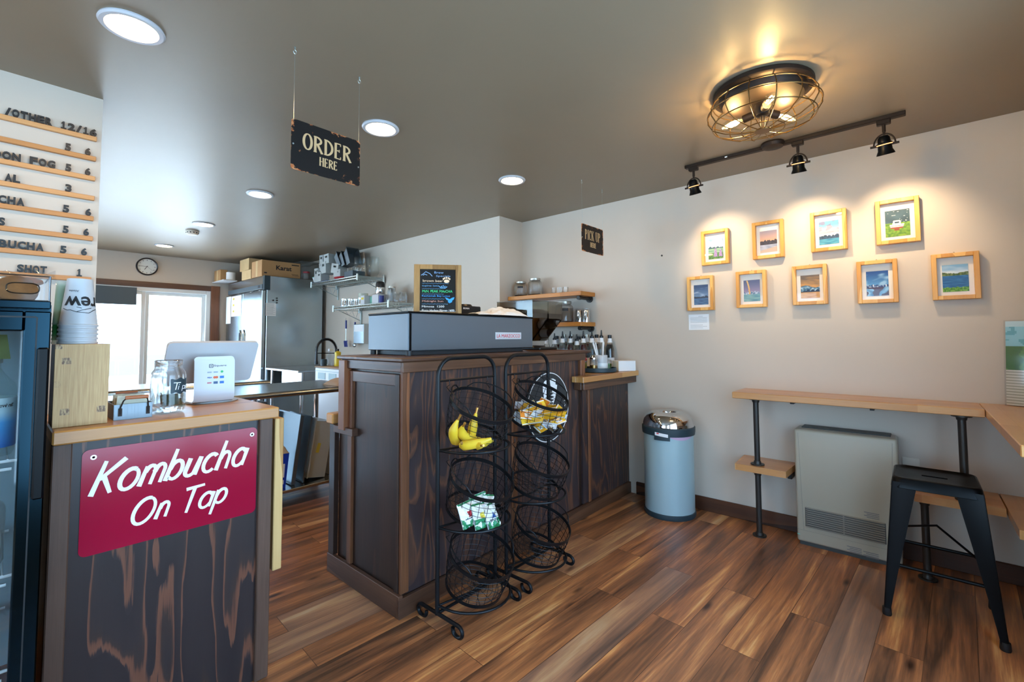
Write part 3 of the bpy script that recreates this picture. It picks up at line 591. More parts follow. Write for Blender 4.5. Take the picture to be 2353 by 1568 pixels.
# ------------------------------------------------------------------ drinks cooler at the far left
YC = 1.72
def cooler():
    r = thing('drinks_cooler', 'black glass-door drinks cooler at the left edge beside the counter', 'drinks cooler', (-.2, 1.95, 0))
    g = G(); x0, x1, y0, y1, zt = -.50, .100, YC+.05, 2.28, 1.365
    g.box(x0, x0+.03, y0, y1, .06, zt).box(x1-.03, x1, y0, y1, .06, zt).box(x0+.03, x1-.03, y1-.03, y1, .06, zt).box(x0+.03, x1-.03, y0, y1, 1.30, zt).box(x0+.03, x1-.03, y0, y1, .06, .22); g.build('cabinet', 'coolerframe', r)
    G().box(x0+.03, x1-.031, y1-.036, y1-.031, .221, 1.299).box(x1-.036, x1-.031, y0+.01, y1-.037, .221, 1.299).box(x0+.031, x0+.036, y0+.01, y1-.037, .221, 1.299).build('liner', 'coolerwhite', r)
    for x in (-.45, .05):
        for y in (1.82, 2.22): G().cyl((x, y, 0), (x, y, .06), .02, n=14).build('foot', 'blackpl', r)
    G().box(x0, x1-.004, YC-.004, YC+.05, 1.352, 1.372, .002).build('top_trim', 'coolerframe', r)
    d = G().box(x0+.002, x0+.05, YC, YC+.045, .10, 1.345, .003).box(.048, x1-.002, YC, YC+.045, .10, 1.345, .003).box(x0+.05, .048, YC, YC+.045, 1.294, 1.345, .003).box(x0+.05, .048, YC, YC+.045, .10, .17, .003).build('door', 'coolerframe', r)
    G().box(.070, .073, YC-.0015, YC+.001, .16, 1.33).box(x0+.05, .07, YC-.0015, YC+.001, 1.328, 1.332).build('gasket', 'gasket', d)
    G().box(x0+.05, .048, YC+.018, YC+.022, .17, 1.294).build('pane', 'pane', d)
    G().box(.0745, .0965, YC-.016, YC-.001, .86, 1.25, .004).build('handle', 'blacksat', d)
    for z in (.42, .66, .955):
        g = G()
        for y in (YC+.065, 2.20): g.tube([(x0+.04, y, z), (x1-.05, y, z)], .004, 6)
        for i in range(26): x = x0+.045+i*.0195; g.tube([(x, YC+.062, z+.004), (x, 2.2, z+.004)], .002, 5)
        g.tube([(x0+.04, YC+.06, z-.02), (x1-.06, YC+.06, z-.02)], .004, 6); g.build('wire_shelf', 'grating', r)
cooler()
def jug(name, label, x, y, z, rr, h, mat, lab=None):
    r = thing(name, label, 'bottle', (x, y, z), 'drinks inside the cooler')
    G().lathe([(.0005, .002), (rr*.9, .002), (rr, .014), (rr, h*.68), (rr*.93, h*.74), (rr*.62, h*.83), (rr*.45, h*.9), (rr*.44, h)], (x, y, z), 28).build('body', mat, r)
    G().lathe([(rr*.5, h*.955), (rr*.5, h*1.05), (rr*.1, h*1.06), (.0005, h*1.06)], (x, y, z), 20).build('cap', 'jarlid', r)
    if lab:
        G().lathe([(rr+.0012, h*.10), (rr+.0012, h*.60)], (x, y, z), 28).build('label', lab, r)
    return r
k = NT('brewery_label'); c_ = k.n('ShaderNodeTexCoord'); s_ = k.n('ShaderNodeSeparateXYZ'); k.l(c_.outputs['Object'], s_.inputs[0])
mr = k.n('ShaderNodeMapRange'); mr.inputs[1].default_value = .98; mr.inputs[2].default_value = 1.14; k.l(s_.outputs[2], mr.inputs[0])
k.l(k.ramp(mr.outputs[0], [(.05, lin('#0f5fa6')), (.45, lin('#3f8fc4')), (.62, lin('#a9c3c9')), (.95, lin('#b9cacb'))]), k.b.inputs['Base Color']); M['brewlabel'] = k.m
j = jug('growler_jug', 'large glass jug with a blue brewery label on the upper cooler shelf', -.012, 1.865, .960, .058, .26, 'thinglass', 'brewlabel')
for i, c in enumerate('ge Brewing'):
    a = R(-90-8+i*6.6); rr = .0596
    if c != ' ': text(c, 'ink', j, Matrix.Translation((-.012+rr*math.cos(a), 1.865+rr*math.sin(a), 1.092)) @ Matrix.Rotation(a+PI/2, 4, 'Z') @ Matrix.Rotation(PI/2, 4, 'X'), (None, .0095 if c in 'gBi' else .007), 'lettering', .0004, .0, .2)
jug('plastic_jug', 'clear jug on the middle cooler shelf below the blue-labelled one', -.02, 1.87, .666, .055, .22, 'tubclear')
jug('drink_bottle', 'dark bottle on the lower cooler shelf', -.02, 1.87, .426, .05, .19, 'darksyrup')
b = jug('water_jug', 'clear jug with a blue band at the bottom of the cooler', -.03, 1.85, .222, .062, .15, 'thinglass'); G().lathe([(.0632, .06), (.0632, .09)], (-.03, 1.85, .222), 28).build('band', 'bluecart', b)
M['olive'] = pbr('olive_carton', '#5a6336', .5)
solid(G().prism([(-.10, 1.82, 1.22), (.03, 1.82, 1.22), (.022, 1.86, 1.285), (-.10, 1.86, 1.285)], (0, .1, 0)), 'drink_carton', 'olive', 'olive green carton on top of the big jug shelf in the cooler', 'carton')

# things on the cooler: clear box of wrapped cookies
M['acrylic_edge'] = glassy('acrylic_edge', '#9aa2ab', .10, .6, .05, .3)
def cookie_box():
    r = thing('cookie_box', 'clear acrylic box of wrapped cookies on top of the cooler', 'box', (-.06, 1.84, 1.3725)); z0 = 1.3735; g = G(); t = .003; x0, x1, y0, y1, z1 = -.20, .095, 1.765, 1.95, 1.442
    for a in ((x0, x1, y0, y1, z0, z0+t), (x0, x0+t, y0, y1, z0, z1), (x1-t, x1, y0, y1, z0, z1), (x0, x1, y1-t, y1, z0, z1)): g.box(*a)
    # front panel with an oval cut-out
    ov = [(.045+.030*math.copysign(abs(math.cos(a))**.55, math.cos(a)), z0+.034+.014*math.copysign(abs(math.sin(a))**.7, math.sin(a))) for a in [2*PI*i/24 for i in range(24)]]
    ou = [(max(x0, min(x1, .045+ .30*math.cos(2*PI*i/24))), z0+.034+max(-.034, min(.0345, .06*math.sin(2*PI*i/24)))) for i in range(24)]
    A = [g.b.verts.new((p[0], y0, p[1])) for p in ou]; B = [g.b.verts.new((p[0], y0, p[1])) for p in ov]; g.bridge(A, B); g.build('acrylic_box', 'clearpl', r)
    g = G(); g.tube([(p[0], y0-.001, p[1]) for p in ov], .0018, 6, True)
    for x in (x0, x1): g.cyl((x, y0, z0), (x, y0, z1), .0022, n=8); g.cyl((x, y0, z1), (x, y1, z1), .0018, n=8)
    g.cyl((x0, y0, z1), (x1, y0, z1), .0022, n=8).cyl((x0, y0, z0+.002), (x1, y0, z0+.002), .002, n=8); g.build('rim', 'acrylic_edge', r)
cookie_box()
for i, (x, y, z, tl) in enumerate(((.035, 1.80, 1.405, 70), (-.05, 1.81, 1.41, 60), (.045, 1.85, 1.432, 18), (-.06, 1.86, 1.44, 25))):
    r = thing('wrapped_cookie', ['cookie seen through the oval hole of the clear box', 'cookie standing at the left inside the clear box', 'wrapped cookie lying highest at the right of the clear box', 'wrapped cookie lying highest at the left of the clear box'][i], 'cookie', (x, y, z), 'cookies in the clear box')
    m = Matrix.Translation((x, y, z)) @ Matrix.Rotation(R(tl), 4, 'X') @ Matrix.Rotation(R(8-i*5), 4, 'Y')
    G().lathe([(.0005, -.006), (.036, -.006), (.042, -.002), (.040, .004), (.02, .008), (.0005, .008)], (0, 0, 0), 22, m).build('cookie', 'cookie', r)
    if i > 1:
        def wr(u, v, m=m, i=i):
            return m @ Vector(((u-.5)*.13, (v-.5)*.10, .012+.016*math.sin(9*u+i)*math.cos(7*v)+.02*abs(u-.5)))
        G().surf(wr, 12, 10).build('wrapper', 'clearpl', r)

# ------------------------------------------------------------------ order counter
ZT = 1.008; YC0 = 1.845
def order_counter():
    r = thing('order_counter', 'dark stained order counter with a light butcher block top at left', 'counter', (.43, 2.07, 0))
    G().box(.117, .735, YC0, 2.30, ZT-.040, ZT, .004).build('countertop', 'butcher', r)
    G().box(.16, .675, 1.882, 1.90, .005, ZT-.041).build('front_panel', 'darkply2', r)
    G().box(.119, .162, 1.868, 1.90, .005, ZT-.041, .003).build('stile', 'post', r)
    G().box(.674, .720, 1.864, 1.90, .005, ZT-.041, .003).build('stile', 'post', r)
    G().box(.119, .720, 1.901, 2.27, .02, ZT-.041).build('body', 'darkpanel', r)
order_counter()
solid(G().box(.7365, .770, 1.885, 2.27, .375, .958, .003), 'drop_leaf_board', 'pine', 'pale pine drop leaf hanging beside the order counter', 'board')
def kombucha():
    x0, x1, z0, z1, y = .184, .669, .622, .938, 1.8785
    r = thing('kombucha_sign', 'glossy maroon sign reading Kombucha On Tap on the counter front', 'sign', ((x0+x1)/2, y, z0)); rad = .018; poly = []
    for cx, cz, a in ((x0+rad, z0+rad, 180), (x1-rad, z0+rad, 270), (x1-rad, z1-rad, 0), (x0+rad, z1-rad, 90)): poly += [(p[0], y, p[1]) for p in arc(cx, cz, rad, rad, a, a+90, 6)]
    G().prism(poly, (0, .002, 0)).build('plate', 'maroon', r)
    g = G()
    for x, z in ((x0+.026, z1-.024), (x1-.018, z1-.026)): g.lathe([(.0005, .0), (.0035, .0), (.0035, .0012), (.0075, .0012), (.0075, 0)], (0, 0, 0), 16, FY(x, y, z) )
    g.build('eyelet', 'steel', r)
    # brush lettering: strokes in a slanted box per letter (unit height 1, x-height .62)
    L = {'K': [[(0, 0), (.06, 1)], [(.62, 1), (.07, .46)], [(.17, .52), (.52, 0)]], 'o': [arc(.26, .31, .25, .31, 60, 420, 22)],
         'm': [[(0, 0), (.04, .60)], [(.04, .42)]+arc(.20, .40, .15, .20, 150, 10, 8)+[(.33, 0)], [(.34, .38)]+arc(.50, .40, .15, .20, 150, 10, 8)+[(.63, 0)]],
         'b': [[(0, 0), (.05, 1)], [(.03, .35)]+arc(.23, .31, .21, .29, 140, -150, 16)+[(.02, .06)]], 'u': [[(.04, .60), (.01, .2)]+arc(.17, .17, .16, .16, 180, 330, 8)+[(.39, .60)], [(.41, .60), (.40, 0)]],
         'c': [arc(.24, .31, .23, .30, 45, 315, 16)], 'h': [[(0, 0), (.05, 1)], [(.03, .38)]+arc(.20, .40, .16, .20, 150, 5, 8)+[(.36, 0)]],
         'a': [arc(.23, .31, .22, .30, 40, 330, 18), [(.45, .60), (.43, 0)]], 'O': [arc(.38, .48, .37, .48, 70, 430, 26)], 'n': [[(0, 0), (.04, .60)], [(.04, .38)]+arc(.20, .40, .16, .20, 150, 5, 8)+[(.36, 0)]],
         'T': [[(-.05, .97), (.62, 1.0)], [(.27, .98), (.24, 0)]], 'p': [[(.04, .60), (0, -.36)], [(.03, .38)]+arc(.22, .32, .20, .28, 140, -150, 16)+[(.02, .06)]]}
    adv = {'K': .66, 'o': .62, 'm': .76, 'b': .56, 'u': .56, 'c': .52, 'h': .52, 'a': .56, 'O': .90, 'n': .50, 'T': .62, 'p': .5, ' ': .46}
    g = G()
    def write(s, x, z, hgt, th, rise, fit):
        tot = sum(adv[c] for c in s); kx = fit/(tot*hgt); cx = 0
        for c in s:
            for st in L.get(c, []):
                P = [((cx+p[0]*.95)*kx+p[1]*.30, p[1]) for p in st]
                n = len(P); P2 = []
                for i in range(n-1):
                    for q in range(3 if n < 6 else 1): t = q/(3 if n < 6 else 1); P2.append((P[i][0]*(1-t)+P[i+1][0]*t, P[i][1]*(1-t)+P[i+1][1]*t))
                P2.append(P[-1]); n = len(P2)
                ribbon(g, [(p[0]*hgt, p[1]*hgt+rise*(p[0]*hgt)) for p in P2], [th*(1.12-.30*i/(n-1)) for i in range(n)], FY(x, y-.0002, z), .0008)
            cx += adv[c]
    write('Kombucha', .206, .798, .098, .0118, .02, .425); g.build('lettering', 'signwhite', r); g = G(); write('On', .298, .680, .078, .0100, .06, .105); g.build('lettering', 'signwhite', r); g = G(); write('Tap', .430, .680, .080, .0098, .05, .140)
    g.build('lettering', 'signwhite', r)
kombucha()
# bamboo box with cup stacks on it
r = thing('bamboo_box', 'square bamboo box standing on the counter under the paper cups', 'box', (.1795, 1.98, ZT))
G().box(.1195, .243, 1.915, 2.05, ZT+.0005, 1.257, .001).build('box', 'bamboo', r)
def paper_cup(x, y, z, label, logo=False):
    r = thing('paper_cup', label, 'cup', (x, y, z), 'stacked paper cups on the bamboo box')
    h, rb, rt = .150, .0455, .0305
    G().lathe([(rb-.002, .001), (rb+.0012, .0), (rb+.0022, .002), (rb+.0022, .0052), (rb+.0008, .007), (rb-.0006, .0075), (rt, h-.001), (rt-.001, h), (rt-.004, h-.001), (rt-.005, h-.006), (.0005, h-.006)], (x, y, z), 40).build('body', 'white', r)
    return r
cups = ['paper cup at the bottom of the white stack', 'second paper cup from the bottom of the white stack', 'third paper cup from the bottom of the white stack', 'fourth paper cup from the bottom, under the printed one', 'topmost white paper cup with upside down black logo']
for i in range(5):
    c = paper_cup(.173, 1.975, 1.2575+.0135*i, cups[i])
    if i == 4:
        X, Y, Z0 = .173, 1.975, 1.2575+.0135*4
        def cone(a, z, off=.0005): rr = .0449-(.0449-.0305)*(z-.0075)/(.1425)+off+.0007; return Vector((X+rr*math.cos(a), Y+rr*math.sin(a), Z0+z))
        def on_cone(o):
            b = bmesh.new(); b.from_mesh(o.data); bmesh.ops.triangulate(b, faces=b.faces); bmesh.ops.subdivide_edges(b, edges=[e for e in b.edges if e.calc_length() > .003], cuts=3, use_grid_fill=True); b.to_mesh(o.data); b.free()
            for v in o.data.vertices:
                a = R(-92)+v.co.x/.040; v.co = cone(a, v.co.z, .0004+v.co.y)
            return o
        m180 = Matrix.Rotation(PI, 4, 'Y') @ Matrix.Rotation(PI/2, 4, 'X')
        t = text('rew', 'ink', None, Matrix.Translation((.047, 0, .094)) @ m180, (.088, .030), 'logo_lettering', .0005, .02); on_cone(t); attach(t, c)
        t = text('Alaska', 'inkgrey', None, Matrix.Translation((-.004, 0, .113)) @ m180, (.028, .006), 'logo_lettering', .0005); on_cone(t); attach(t, c)
        g = G(); m = Matrix.Rotation(PI/2, 4, 'X')
        for st in ([(-.044, .064), (-.030, .058), (-.022, .059), (-.008, .053), (.020, .050), (.034, .059), (.046, .063)], [(-.008, .053), (.004, .059), (.028, .066)], [(-.008, .068), (.004, .065)]):
            st = [(a[0]+(b[0]-a[0])*q/6, a[1]+(b[1]-a[1])*q/6-.008) for a, b in zip(st, st[1:]) for q in range(6)]+[(st[-1][0], st[-1][1]-.008)]; ribbon(g, st, .0016, m, .0005)
        t = g.build('logo_mountains', 'ink', None); on_cone(t); attach(t, c)
for i in range(6):
    x, y, z = .143, 2.02, 1.2575+.012*i
    r = thing('clear_cup', ['clear green-tinted plastic cup at the bottom of its stack', 'clear plastic cup second in the stack behind the paper cups', 'clear plastic cup third in the stack behind the paper cups', 'clear plastic cup fourth in the stack behind the paper cups', 'clear plastic cup fifth in the stack behind the paper cups', 'topmost clear plastic cup of the stack behind the paper cups'][i], 'cup', (x, y, z), 'stacked clear cups on the bamboo box')
    G().lathe([(.0265, 0), (.0275, .004), (.0262, .007), (.0215, .125), (.0205, .138), (.0005, .138)], (x, y, z), 26).build('body', 'greencup' if i < 5 else 'clearcup', r)
# galvanised tray of packets
def packet_tray():
    x0, x1, y0, y1, z0, z1 = .262, .362, 1.95, 2.10, ZT+.0005, 1.058
    r = thing('packet_tray', 'small galvanised tray with wooden handles holding packets', 'tray', (.312, 2.02, ZT)); t = .002
    G().box(x0, x1, y0, y1, z0, z0+t).box(x0, x1, y0, y0+t, z0, z1).box(x0, x1, y1-t, y1, z0, z1).box(x0, x0+t, y0, y1, z0, z1).box(x1-t, x1, y0, y1, z0, z1).build('pan', 'galv', r)
    for y, s in ((y0, -1), (y1, 1)):
        g = G()
        for x in (x0+.016, x1-.012): g.tube([(x, y+s*.002, z0+.018), (x, y+s*.003, z1-.010), (x+(.006 if x < .3 else -.003), y+s*.010, z1+.012), (x+(.014 if x < .3 else -.008), y+s*.014, z1+.022)], .0022, 7); g.box(x-.005, x+.005, y+s*.0028, y+s*.001, z0+.012, z1-.012, .0005)
        h = g.build('handle', 'bronze', r)
        G().cyl((x0+.026, y+s*.014, z1+.022), (x1-.014, y+s*.014, z1+.022), .0058, n=14).build('grip', 'copper', h)
packet_tray()
for i in range(7):
    y = 1.965+i*.018; x = .268; h = 1.083+.006*math.sin(i*2.1)
    m = Matrix.Translation((.312, y, 1.046)) @ Matrix.Rotation(R(8+3*math.sin(i)), 4, 'X') @ Matrix.Rotation(R(4*math.sin(i*1.7)), 4, 'Y')
    def pk(u, v, m=m, i=i): return m @ Vector(((u-.5)*.082, .0025*math.sin(u*PI)*math.sin(v*PI)*(1 if i % 2 else -1), (v-.5)*.072+.001*math.sin(9*u+i)))
    solid(G().surf(pk, 8, 6), 'sugar_packet', 'papery' if i % 2 else 'clearcup', 'white packet, %s from the front of the galvanised tray' % ['first', 'second', 'third', 'fourth', 'fifth', 'sixth', 'seventh'][i], 'packet', 'packets in the galvanised tray')
# tip jar
def mason(g, x, y, z, rr, h, neck=.78, n=40): return g.lathe([(.0005, .004), (rr*.86, .003), (rr*.97, .010), (rr, .022), (rr, h*.68), (rr*.95, h*.76), (rr*neck*1.04, h*.83), (rr*neck, h*.85), (rr*neck, h*.88), (rr*neck*1.05, h*.895), (rr*neck, h*.91), (rr*neck*1.05, h*.935), (rr*neck, h*.95), (rr*neck*1.03, h*.985), (rr*neck*.97, h), (rr*neck*.92, h*.985), (rr*neck*.93, h*.86), (rr*.90, h*.75), (rr*.95, h*.66), (rr*.95, .03), (.0005, .014)], (x, y, z), n)
JX, JY = .421, 2.03
r = thing('tip_jar', 'glass mason jar with a chalk label reading Tips', 'jar', (JX, JY, ZT)); mason(G(), JX, JY, ZT+.0005, .053, .187).build('jar', 'glass', r)
def lab(u, v):
    a = R(-62+(u-.5)*66); ed = .010*(abs(2*u-1)**6); bulge = .0035*math.cos(4*PI*u); zz = (v-.5)*(.052+2*bulge-ed)
    return (JX+.0543*math.cos(a), JY+.0543*math.sin(a), ZT+.096+zz)
lb = G().surf(lab, 25, 9).build('chalk_label', 'slate', r)
for i, c in enumerate('Tips'):
    a = R(-86+i*14.0); text(c, 'signwhite', r, Matrix.Translation((JX+.0552*math.cos(a), JY+.0552*math.sin(a), ZT+.083 - (.006 if c == 'p' else 0))) @ Matrix.Rotation(a+PI/2, 4, 'Z') @ Matrix.Rotation(PI/2, 4, 'X'), (None, {'T': .026, 'i': .019, 'p': .020, 's': .014}[c]), 'lettering', .0004, -.012, .2)
for i in range(5):
    m = Matrix.Translation((JX+.012*math.cos(i*2.3), JY+.012*math.sin(i*2.3), ZT+.036+.004*i)) @ Matrix.Rotation(i*1.2, 4, 'Z') @ Matrix.Rotation(R(50+16*i), 4, 'X')
    def bl(u, v, m=m, i=i): return m @ Vector(((u-.5)*.062, (v-.5)*.034, .006*math.sin(u*6+i)))
    solid(G().surf(bl, 10, 5), 'bank_note', 'bill', 'folded bank note lying in the tip jar', 'bank note', 'bank notes in the tip jar')
# point of sale terminal
def pos():
    r = thing('payment_terminal', 'white tablet payment terminal on a stand facing the barista', 'payment terminal', (.61, 2.2, ZT))
    G().lathe([(.0005, 0), (.095, 0), (.098, .003), (.090, .007), (.0005, .008)], (.615, 2.235, ZT+.0005), 40, sy=.8).build('base_disc', 'white', r)
    # front plate that curves under at the foot
    prof = [(2.150, 1.186), (2.145, 1.05), (2.147, 1.035), (2.155, 1.024), (2.17, 1.019), (2.27, 1.0175)]
    g = G(); t = .006
    def plate(x0, x1):
        A = [Vector((0, y, z)) for y, z in prof]; out = []
        for i, p in enumerate(A):
            d = (A[min(i+1, len(A)-1)]-A[max(i-1, 0)]).normalized(); out.append(p+Vector((0, -d.z, d.y))*t*-1)
        L = [g.b.verts.new((x0, p.y, p.z)) for p in A+out[::-1]]; Rr = [g.b.verts.new((x1, p.y, p.z)) for p in A+out[::-1]]; g.bridge(L, Rr); g.b.faces.new(L[::-1]); g.b.faces.new(Rr)
    plate(.527, .670); rad = .014
    poly = [(p[0], 2.150, p[1]) for p in [(.527, 1.186)]+arc(.527+rad, 1.186, rad, rad, 180, 90, 6)+arc(.670-rad, 1.186, rad, rad, 90, 0, 6)+[(.670, 1.186)]]
    g.prism(poly, (0, t, 0)); g.build('stand', 'whitegloss', r)
    tt = R(31); c = Vector((.613, 2.235, 1.170)); m = Matrix.Translation(c) @ Matrix.Rotation(-tt+PI/2, 4, 'X') @ Matrix.Translation((0, 0, 0)); w2, h2, rd = .165, .100, .018; po = []
    m = Matrix.Translation(c) @ Matrix.Rotation(PI/2+tt, 4, 'X')
    for cx, cy, a in ((-w2+rd, -h2+rd, 180), (w2-rd, -h2+rd, 270), (w2-rd, h2-rd, 0), (-w2+rd, h2-rd, 90)): po += [m @ Vector((p[0], p[1], 0)) for p in arc(cx, cy, rd, rd, a, a+90, 7)]
    G().prism(po, m.to_3x3() @ Vector((0, 0, -.014))).build('tablet_shell', 'white', r)
    po2 = [m @ Vector((.985*(m.inverted() @ p).x, .985*(m.inverted() @ p).y, -.0141)) for p in po]; G().prism(po2, m.to_3x3() @ Vector((0, 0, -.003))).build('screen', 'screen', r)
    G().box(.548, .655, 2.157, 2.20, 1.13, 1.195, .004).build('bracket', 'white', r)
    y = 2.1434
    def at_(u, v): return FY(.527+.143*u, 2.1376+.0058*v, 1.04+.146*v)
    text('Square', 'ink', r, at_(.47, .80), (.047*.95, .0095), 'lettering', .0004)
    g = G(); m = at_(.40, .835); s = .0062
    for a, b in (((-1, -1), (1, -1)), ((1, -1), (1, 1)), ((1, 1), (-1, 1)), ((-1, 1), (-1, -1))): ribbon(g, [(a[0]*s, a[1]*s), (b[0]*s, b[1]*s)], .002, m, .0004)
    g.lathe([(.0005, .0004), (.0022, .0004), (.0022, 0)], (0, 0, 0), 12, m); g.build('logo', 'ink', r)
    cols = ['#9aa3ad', '#8fa3b5', '#27b36a', '#2a4fa3', '#e2622a', '#1f72c4', '#c8707a', '#3f5f86', '#2a6fc0']
    for i in range(9):
        u, v = .36+.155*(i % 3), .66-.145*(i//3)
        if i == 3: text('VISA', MSET('card_ink_%d' % i, cols[i]), r, at_(u-.055, v-.02), (.017, .0058), 'card_logo', .0004, .02); continue
        g = G(); m = at_(u, v)
        if i == 4:
            g.lathe([(.0005, .0004), (.0052, .0004), (.0052, 0)], (-.0036, 0, 0), 16, m).lathe([(.0005, .0006), (.0052, .0006), (.0052, 0)], (.0036, 0, 0), 16, m)
        elif i == 2: g.lathe([(.0005, .0004), (.005, .0004), (.005, 0)], (0, .001, 0), 16, m)
        else:
            hh = .0026 if i in (0, 1, 6) else .005
            g.prism([m @ Vector(p) for p in ((-.0075, -hh, 0), (.0075, -hh, 0), (.0075, hh, 0), (-.0075, hh, 0))], m.to_3x3() @ Vector((0, 0, .0004)))
        g.build('card_logo', MSET('card_ink_%d' % i, cols[i]), r)
def MSET(n, c): M[n] = M.get(n) or pbr(n, c, .5); return n
pos()

# ================================================================== the bar
def bar():
    r = thing('coffee_bar', 'tall dark stained plywood coffee bar in the middle of the room', 'counter', (2.37, 2.1, 0))
    G().box(1.277, 2.80, 1.815, 2.40, .02, 1.115).box(2.80, 3.495, 1.825, 2.40, .02, .955).build('body', 'darkpanel', r)
    G().box(1.300, 2.755, 1.806, 1.8145, .09, 1.112).build('front_panel', 'darkply', r)
    G().box(2.80, 3.494, 1.800, 1.8245, .09, .950).build('front_panel', 'darkply', r)
    G().box(1.272, 1.2765, 1.845, 2.25, .09, 1.10).build('side_panel', 'darkpanel', r)
    G().box(1.245, 1.268, 1.788, 2.46, .0, .100, .002).build('base_board', 'trimy', r)
    G().box(1.245, 3.494, 1.784, 1.805, .0, .088, .002).build('base_board', 'trimx', r)
    for a in ((1.262, 1.306, 1.796, 1.8145, .10, 1.115), (2.035, 2.085, 1.797, 1.8055, .089, 1.115), (2.757, 2.812, 1.780, 1.8145, .955, 1.115), (2.865, 2.895, 1.7915, 1.7995, .089, .94)): G().box(*a, .002).build('stile', 'trim', r)
    G().box(1.256, 1.276, 1.815, 1.846, .10, 1.10, .002).build('stile', 'darkpanel', r)
    G().box(1.256, 1.276, 2.235, 2.275, .10, 1.10, .002).build('stile', 'trim', r)
    G().box(1.234, 1.2765, 2.276, 2.338, .785, 1.155, .002).build('end_post', 'trim', r)
    G().box(1.250, 1.2765, 2.40, 2.458, .10, .80, .002).build('end_post', 'darkpanel', r)
    G().box(1.240, 1.2765, 2.20, 2.40, .762, .80, .002).build('bracket_rail', 'trimy', r)
    G().box(1.258, 1.276, 1.846, 2.235, 1.045, 1.10, .002).build('rail', 'trimy', r)
    G().box(1.250, 1.2765, 1.79, 2.335, 1.112, 1.160, .003).build('fascia', 'trimy', r)
    G().box(1.252, 2.815, 1.776, 1.797, 1.110, 1.160, .003).build('fascia', 'trimx', r)
    G().box(2.70, 3.494, 1.722, 1.745, .905, .958, .003).build('fascia', 'trimx', r)
    G().box(2.70, 2.756, 1.7455, 1.805, .905, .958, .003).build('fascia', 'trimx', r)
    G().box(1.232, 2.868, 1.762, 2.36, 1.160, 1.180, .005).build('bar_top', 'trimx', r)
bar()
solid(G().box(2.66, 3.494, 1.700, 1.7615, .960, 1.000, .003).box(2.8705, 3.494, 1.7615, 2.42, .960, 1.000, .003).box(2.66, 2.756, 1.7615, 1.795, .960, 1.000, .002), 'pickup_counter_top', 'butcherx', 'light butcher block top at the low pickup end of the bar', 'worktop')
solid(G().box(1.236, 2.75, 2.402, 2.475, .802, .858, .006), 'barista_ledge', 'butcherx', 'thick wooden ledge behind the bar with its end showing at the left', 'worktop')
# oval-looking round logo board
def logo_board():
    cx, cz, rr, y = 2.385, .822, .228, 1.788
    r = thing('logo_sign', 'round dark logo sign with a white ring on the bar front behind the racks', 'sign', (cx, y, cz))
    G().lathe([(.0005, 0), (rr, 0), (rr, -.010), (.0005, -.010)], (0, 0, 0), 64, FY(cx, y, cz)).build('board', 'charcoal', r)
    G().lathe([(rr-.011, .0), (rr-.011, .0012), (rr-.006, .0012), (rr-.006, 0)], (0, 0, 0), 64, FY(cx, y, cz)).build('ring', 'signwhite', r)
    g = G(); m = FY(cx+.012, y, cz+.075)
    # two white lobes whose inner edges fray into dark hatching
    for sgn in (-1, 1):
        outer = [(.004, .100), (.055, .098), (.076, .070), (.074, .030), (.060, -.030), (.038, -.075), (.010, -.098)]
        if sgn > 0: outer = [(.004, .104), (.040, .106), (.070, .094), (.066, .066), (.086, .060), (.080, .030), (.058, -.030), (.034, -.075), (.016, -.092)]
        inner = []
        for i in range(15):
            t = i/14; z = -.088+.15*t; inner.append((.012+.010*(i % 2)+.034*(i % 2)*math.sin(PI*min(1, t*1.1)), z))
        inner += [(.010, .070)]
        poly = [m @ Vector((sgn*x-(.006 if sgn > 0 else 0), z, .0002)) for x, z in outer+inner]
        g.prism(poly if sgn > 0 else poly[::-1], m.to_3x3() @ Vector((0, 0, .0012)))
    g.build('emblem', 'signwhite', r)
    g = G()
    for i in range(9):
        a = R(8-9.5*i); q = FY(cx, y, cz) @ Matrix.Rotation(a, 4, 'Z') @ Matrix.Translation((rr-.052, 0, 0))
        ribbon(g, [(0, -.011), (.004, .0), (0, .011)] if i % 2 else [(-.008, 0), (.010, .0)], .005, q, .0012)
    g.build('lettering', 'signwhite', r); g = G()
    for t in range(1): g.tube([FY(cx+.115, y-.0006, cz-.118) @ Vector(((.010)*math.cos(b), (.010)*math.sin(b), 0)) for b in [2*PI*i/16 for i in range(16)]], .0018, 5, True)
    g.build('circle_mark', 'signwhite', r)
logo_board()

# ------------------------------------------------------------------ espresso machine and things on and behind the bar
def espresso():
    x0, x1, y0, y1 = 1.408, 2.432, 1.955, 2.335
    r = thing('espresso_machine', 'wide charcoal espresso machine standing on the bar', 'espresso machine', (1.92, 2.15, 1.18))
    G().box(x0, x1, y0, y1, 1.205, 1.402, .004).build('body', 'espresso', r)
    G().box(x0-.002, x1+.002, y0-.002, y1+.002, 1.402, 1.412, .003).build('lid', 'blacksat', r)
    G().box(x0+.005, x0+.022, y0-.002, y0+.01, 1.207, 1.401, .003).build('corner_trim', 'blacksat', r)
    G().box(1.45, 2.36, 1.985, 2.31, 1.1805, 1.2045, .002).build('base', 'charcoal', r)
    G().box(2.058, 2.306, y0-.0035, y0-.0005, 1.262, 1.306, .001).build('nameplate', 'white', r)
    text('LA MARZOCCO', 'redink', r, FY(2.070, y0-.0037, 1.272), (.222, .022), 'lettering', .0006, 0)
    G().cyl((x0+.02, y0+.02, 1.18), (x0+.02, y0+.02, 1.205), .016, n=14).cyl((x0+.02, y1-.02, 1.18), (x0+.02, y1-.02, 1.205), .016, n=14).build('foot', 'charcoal', r)
espresso()
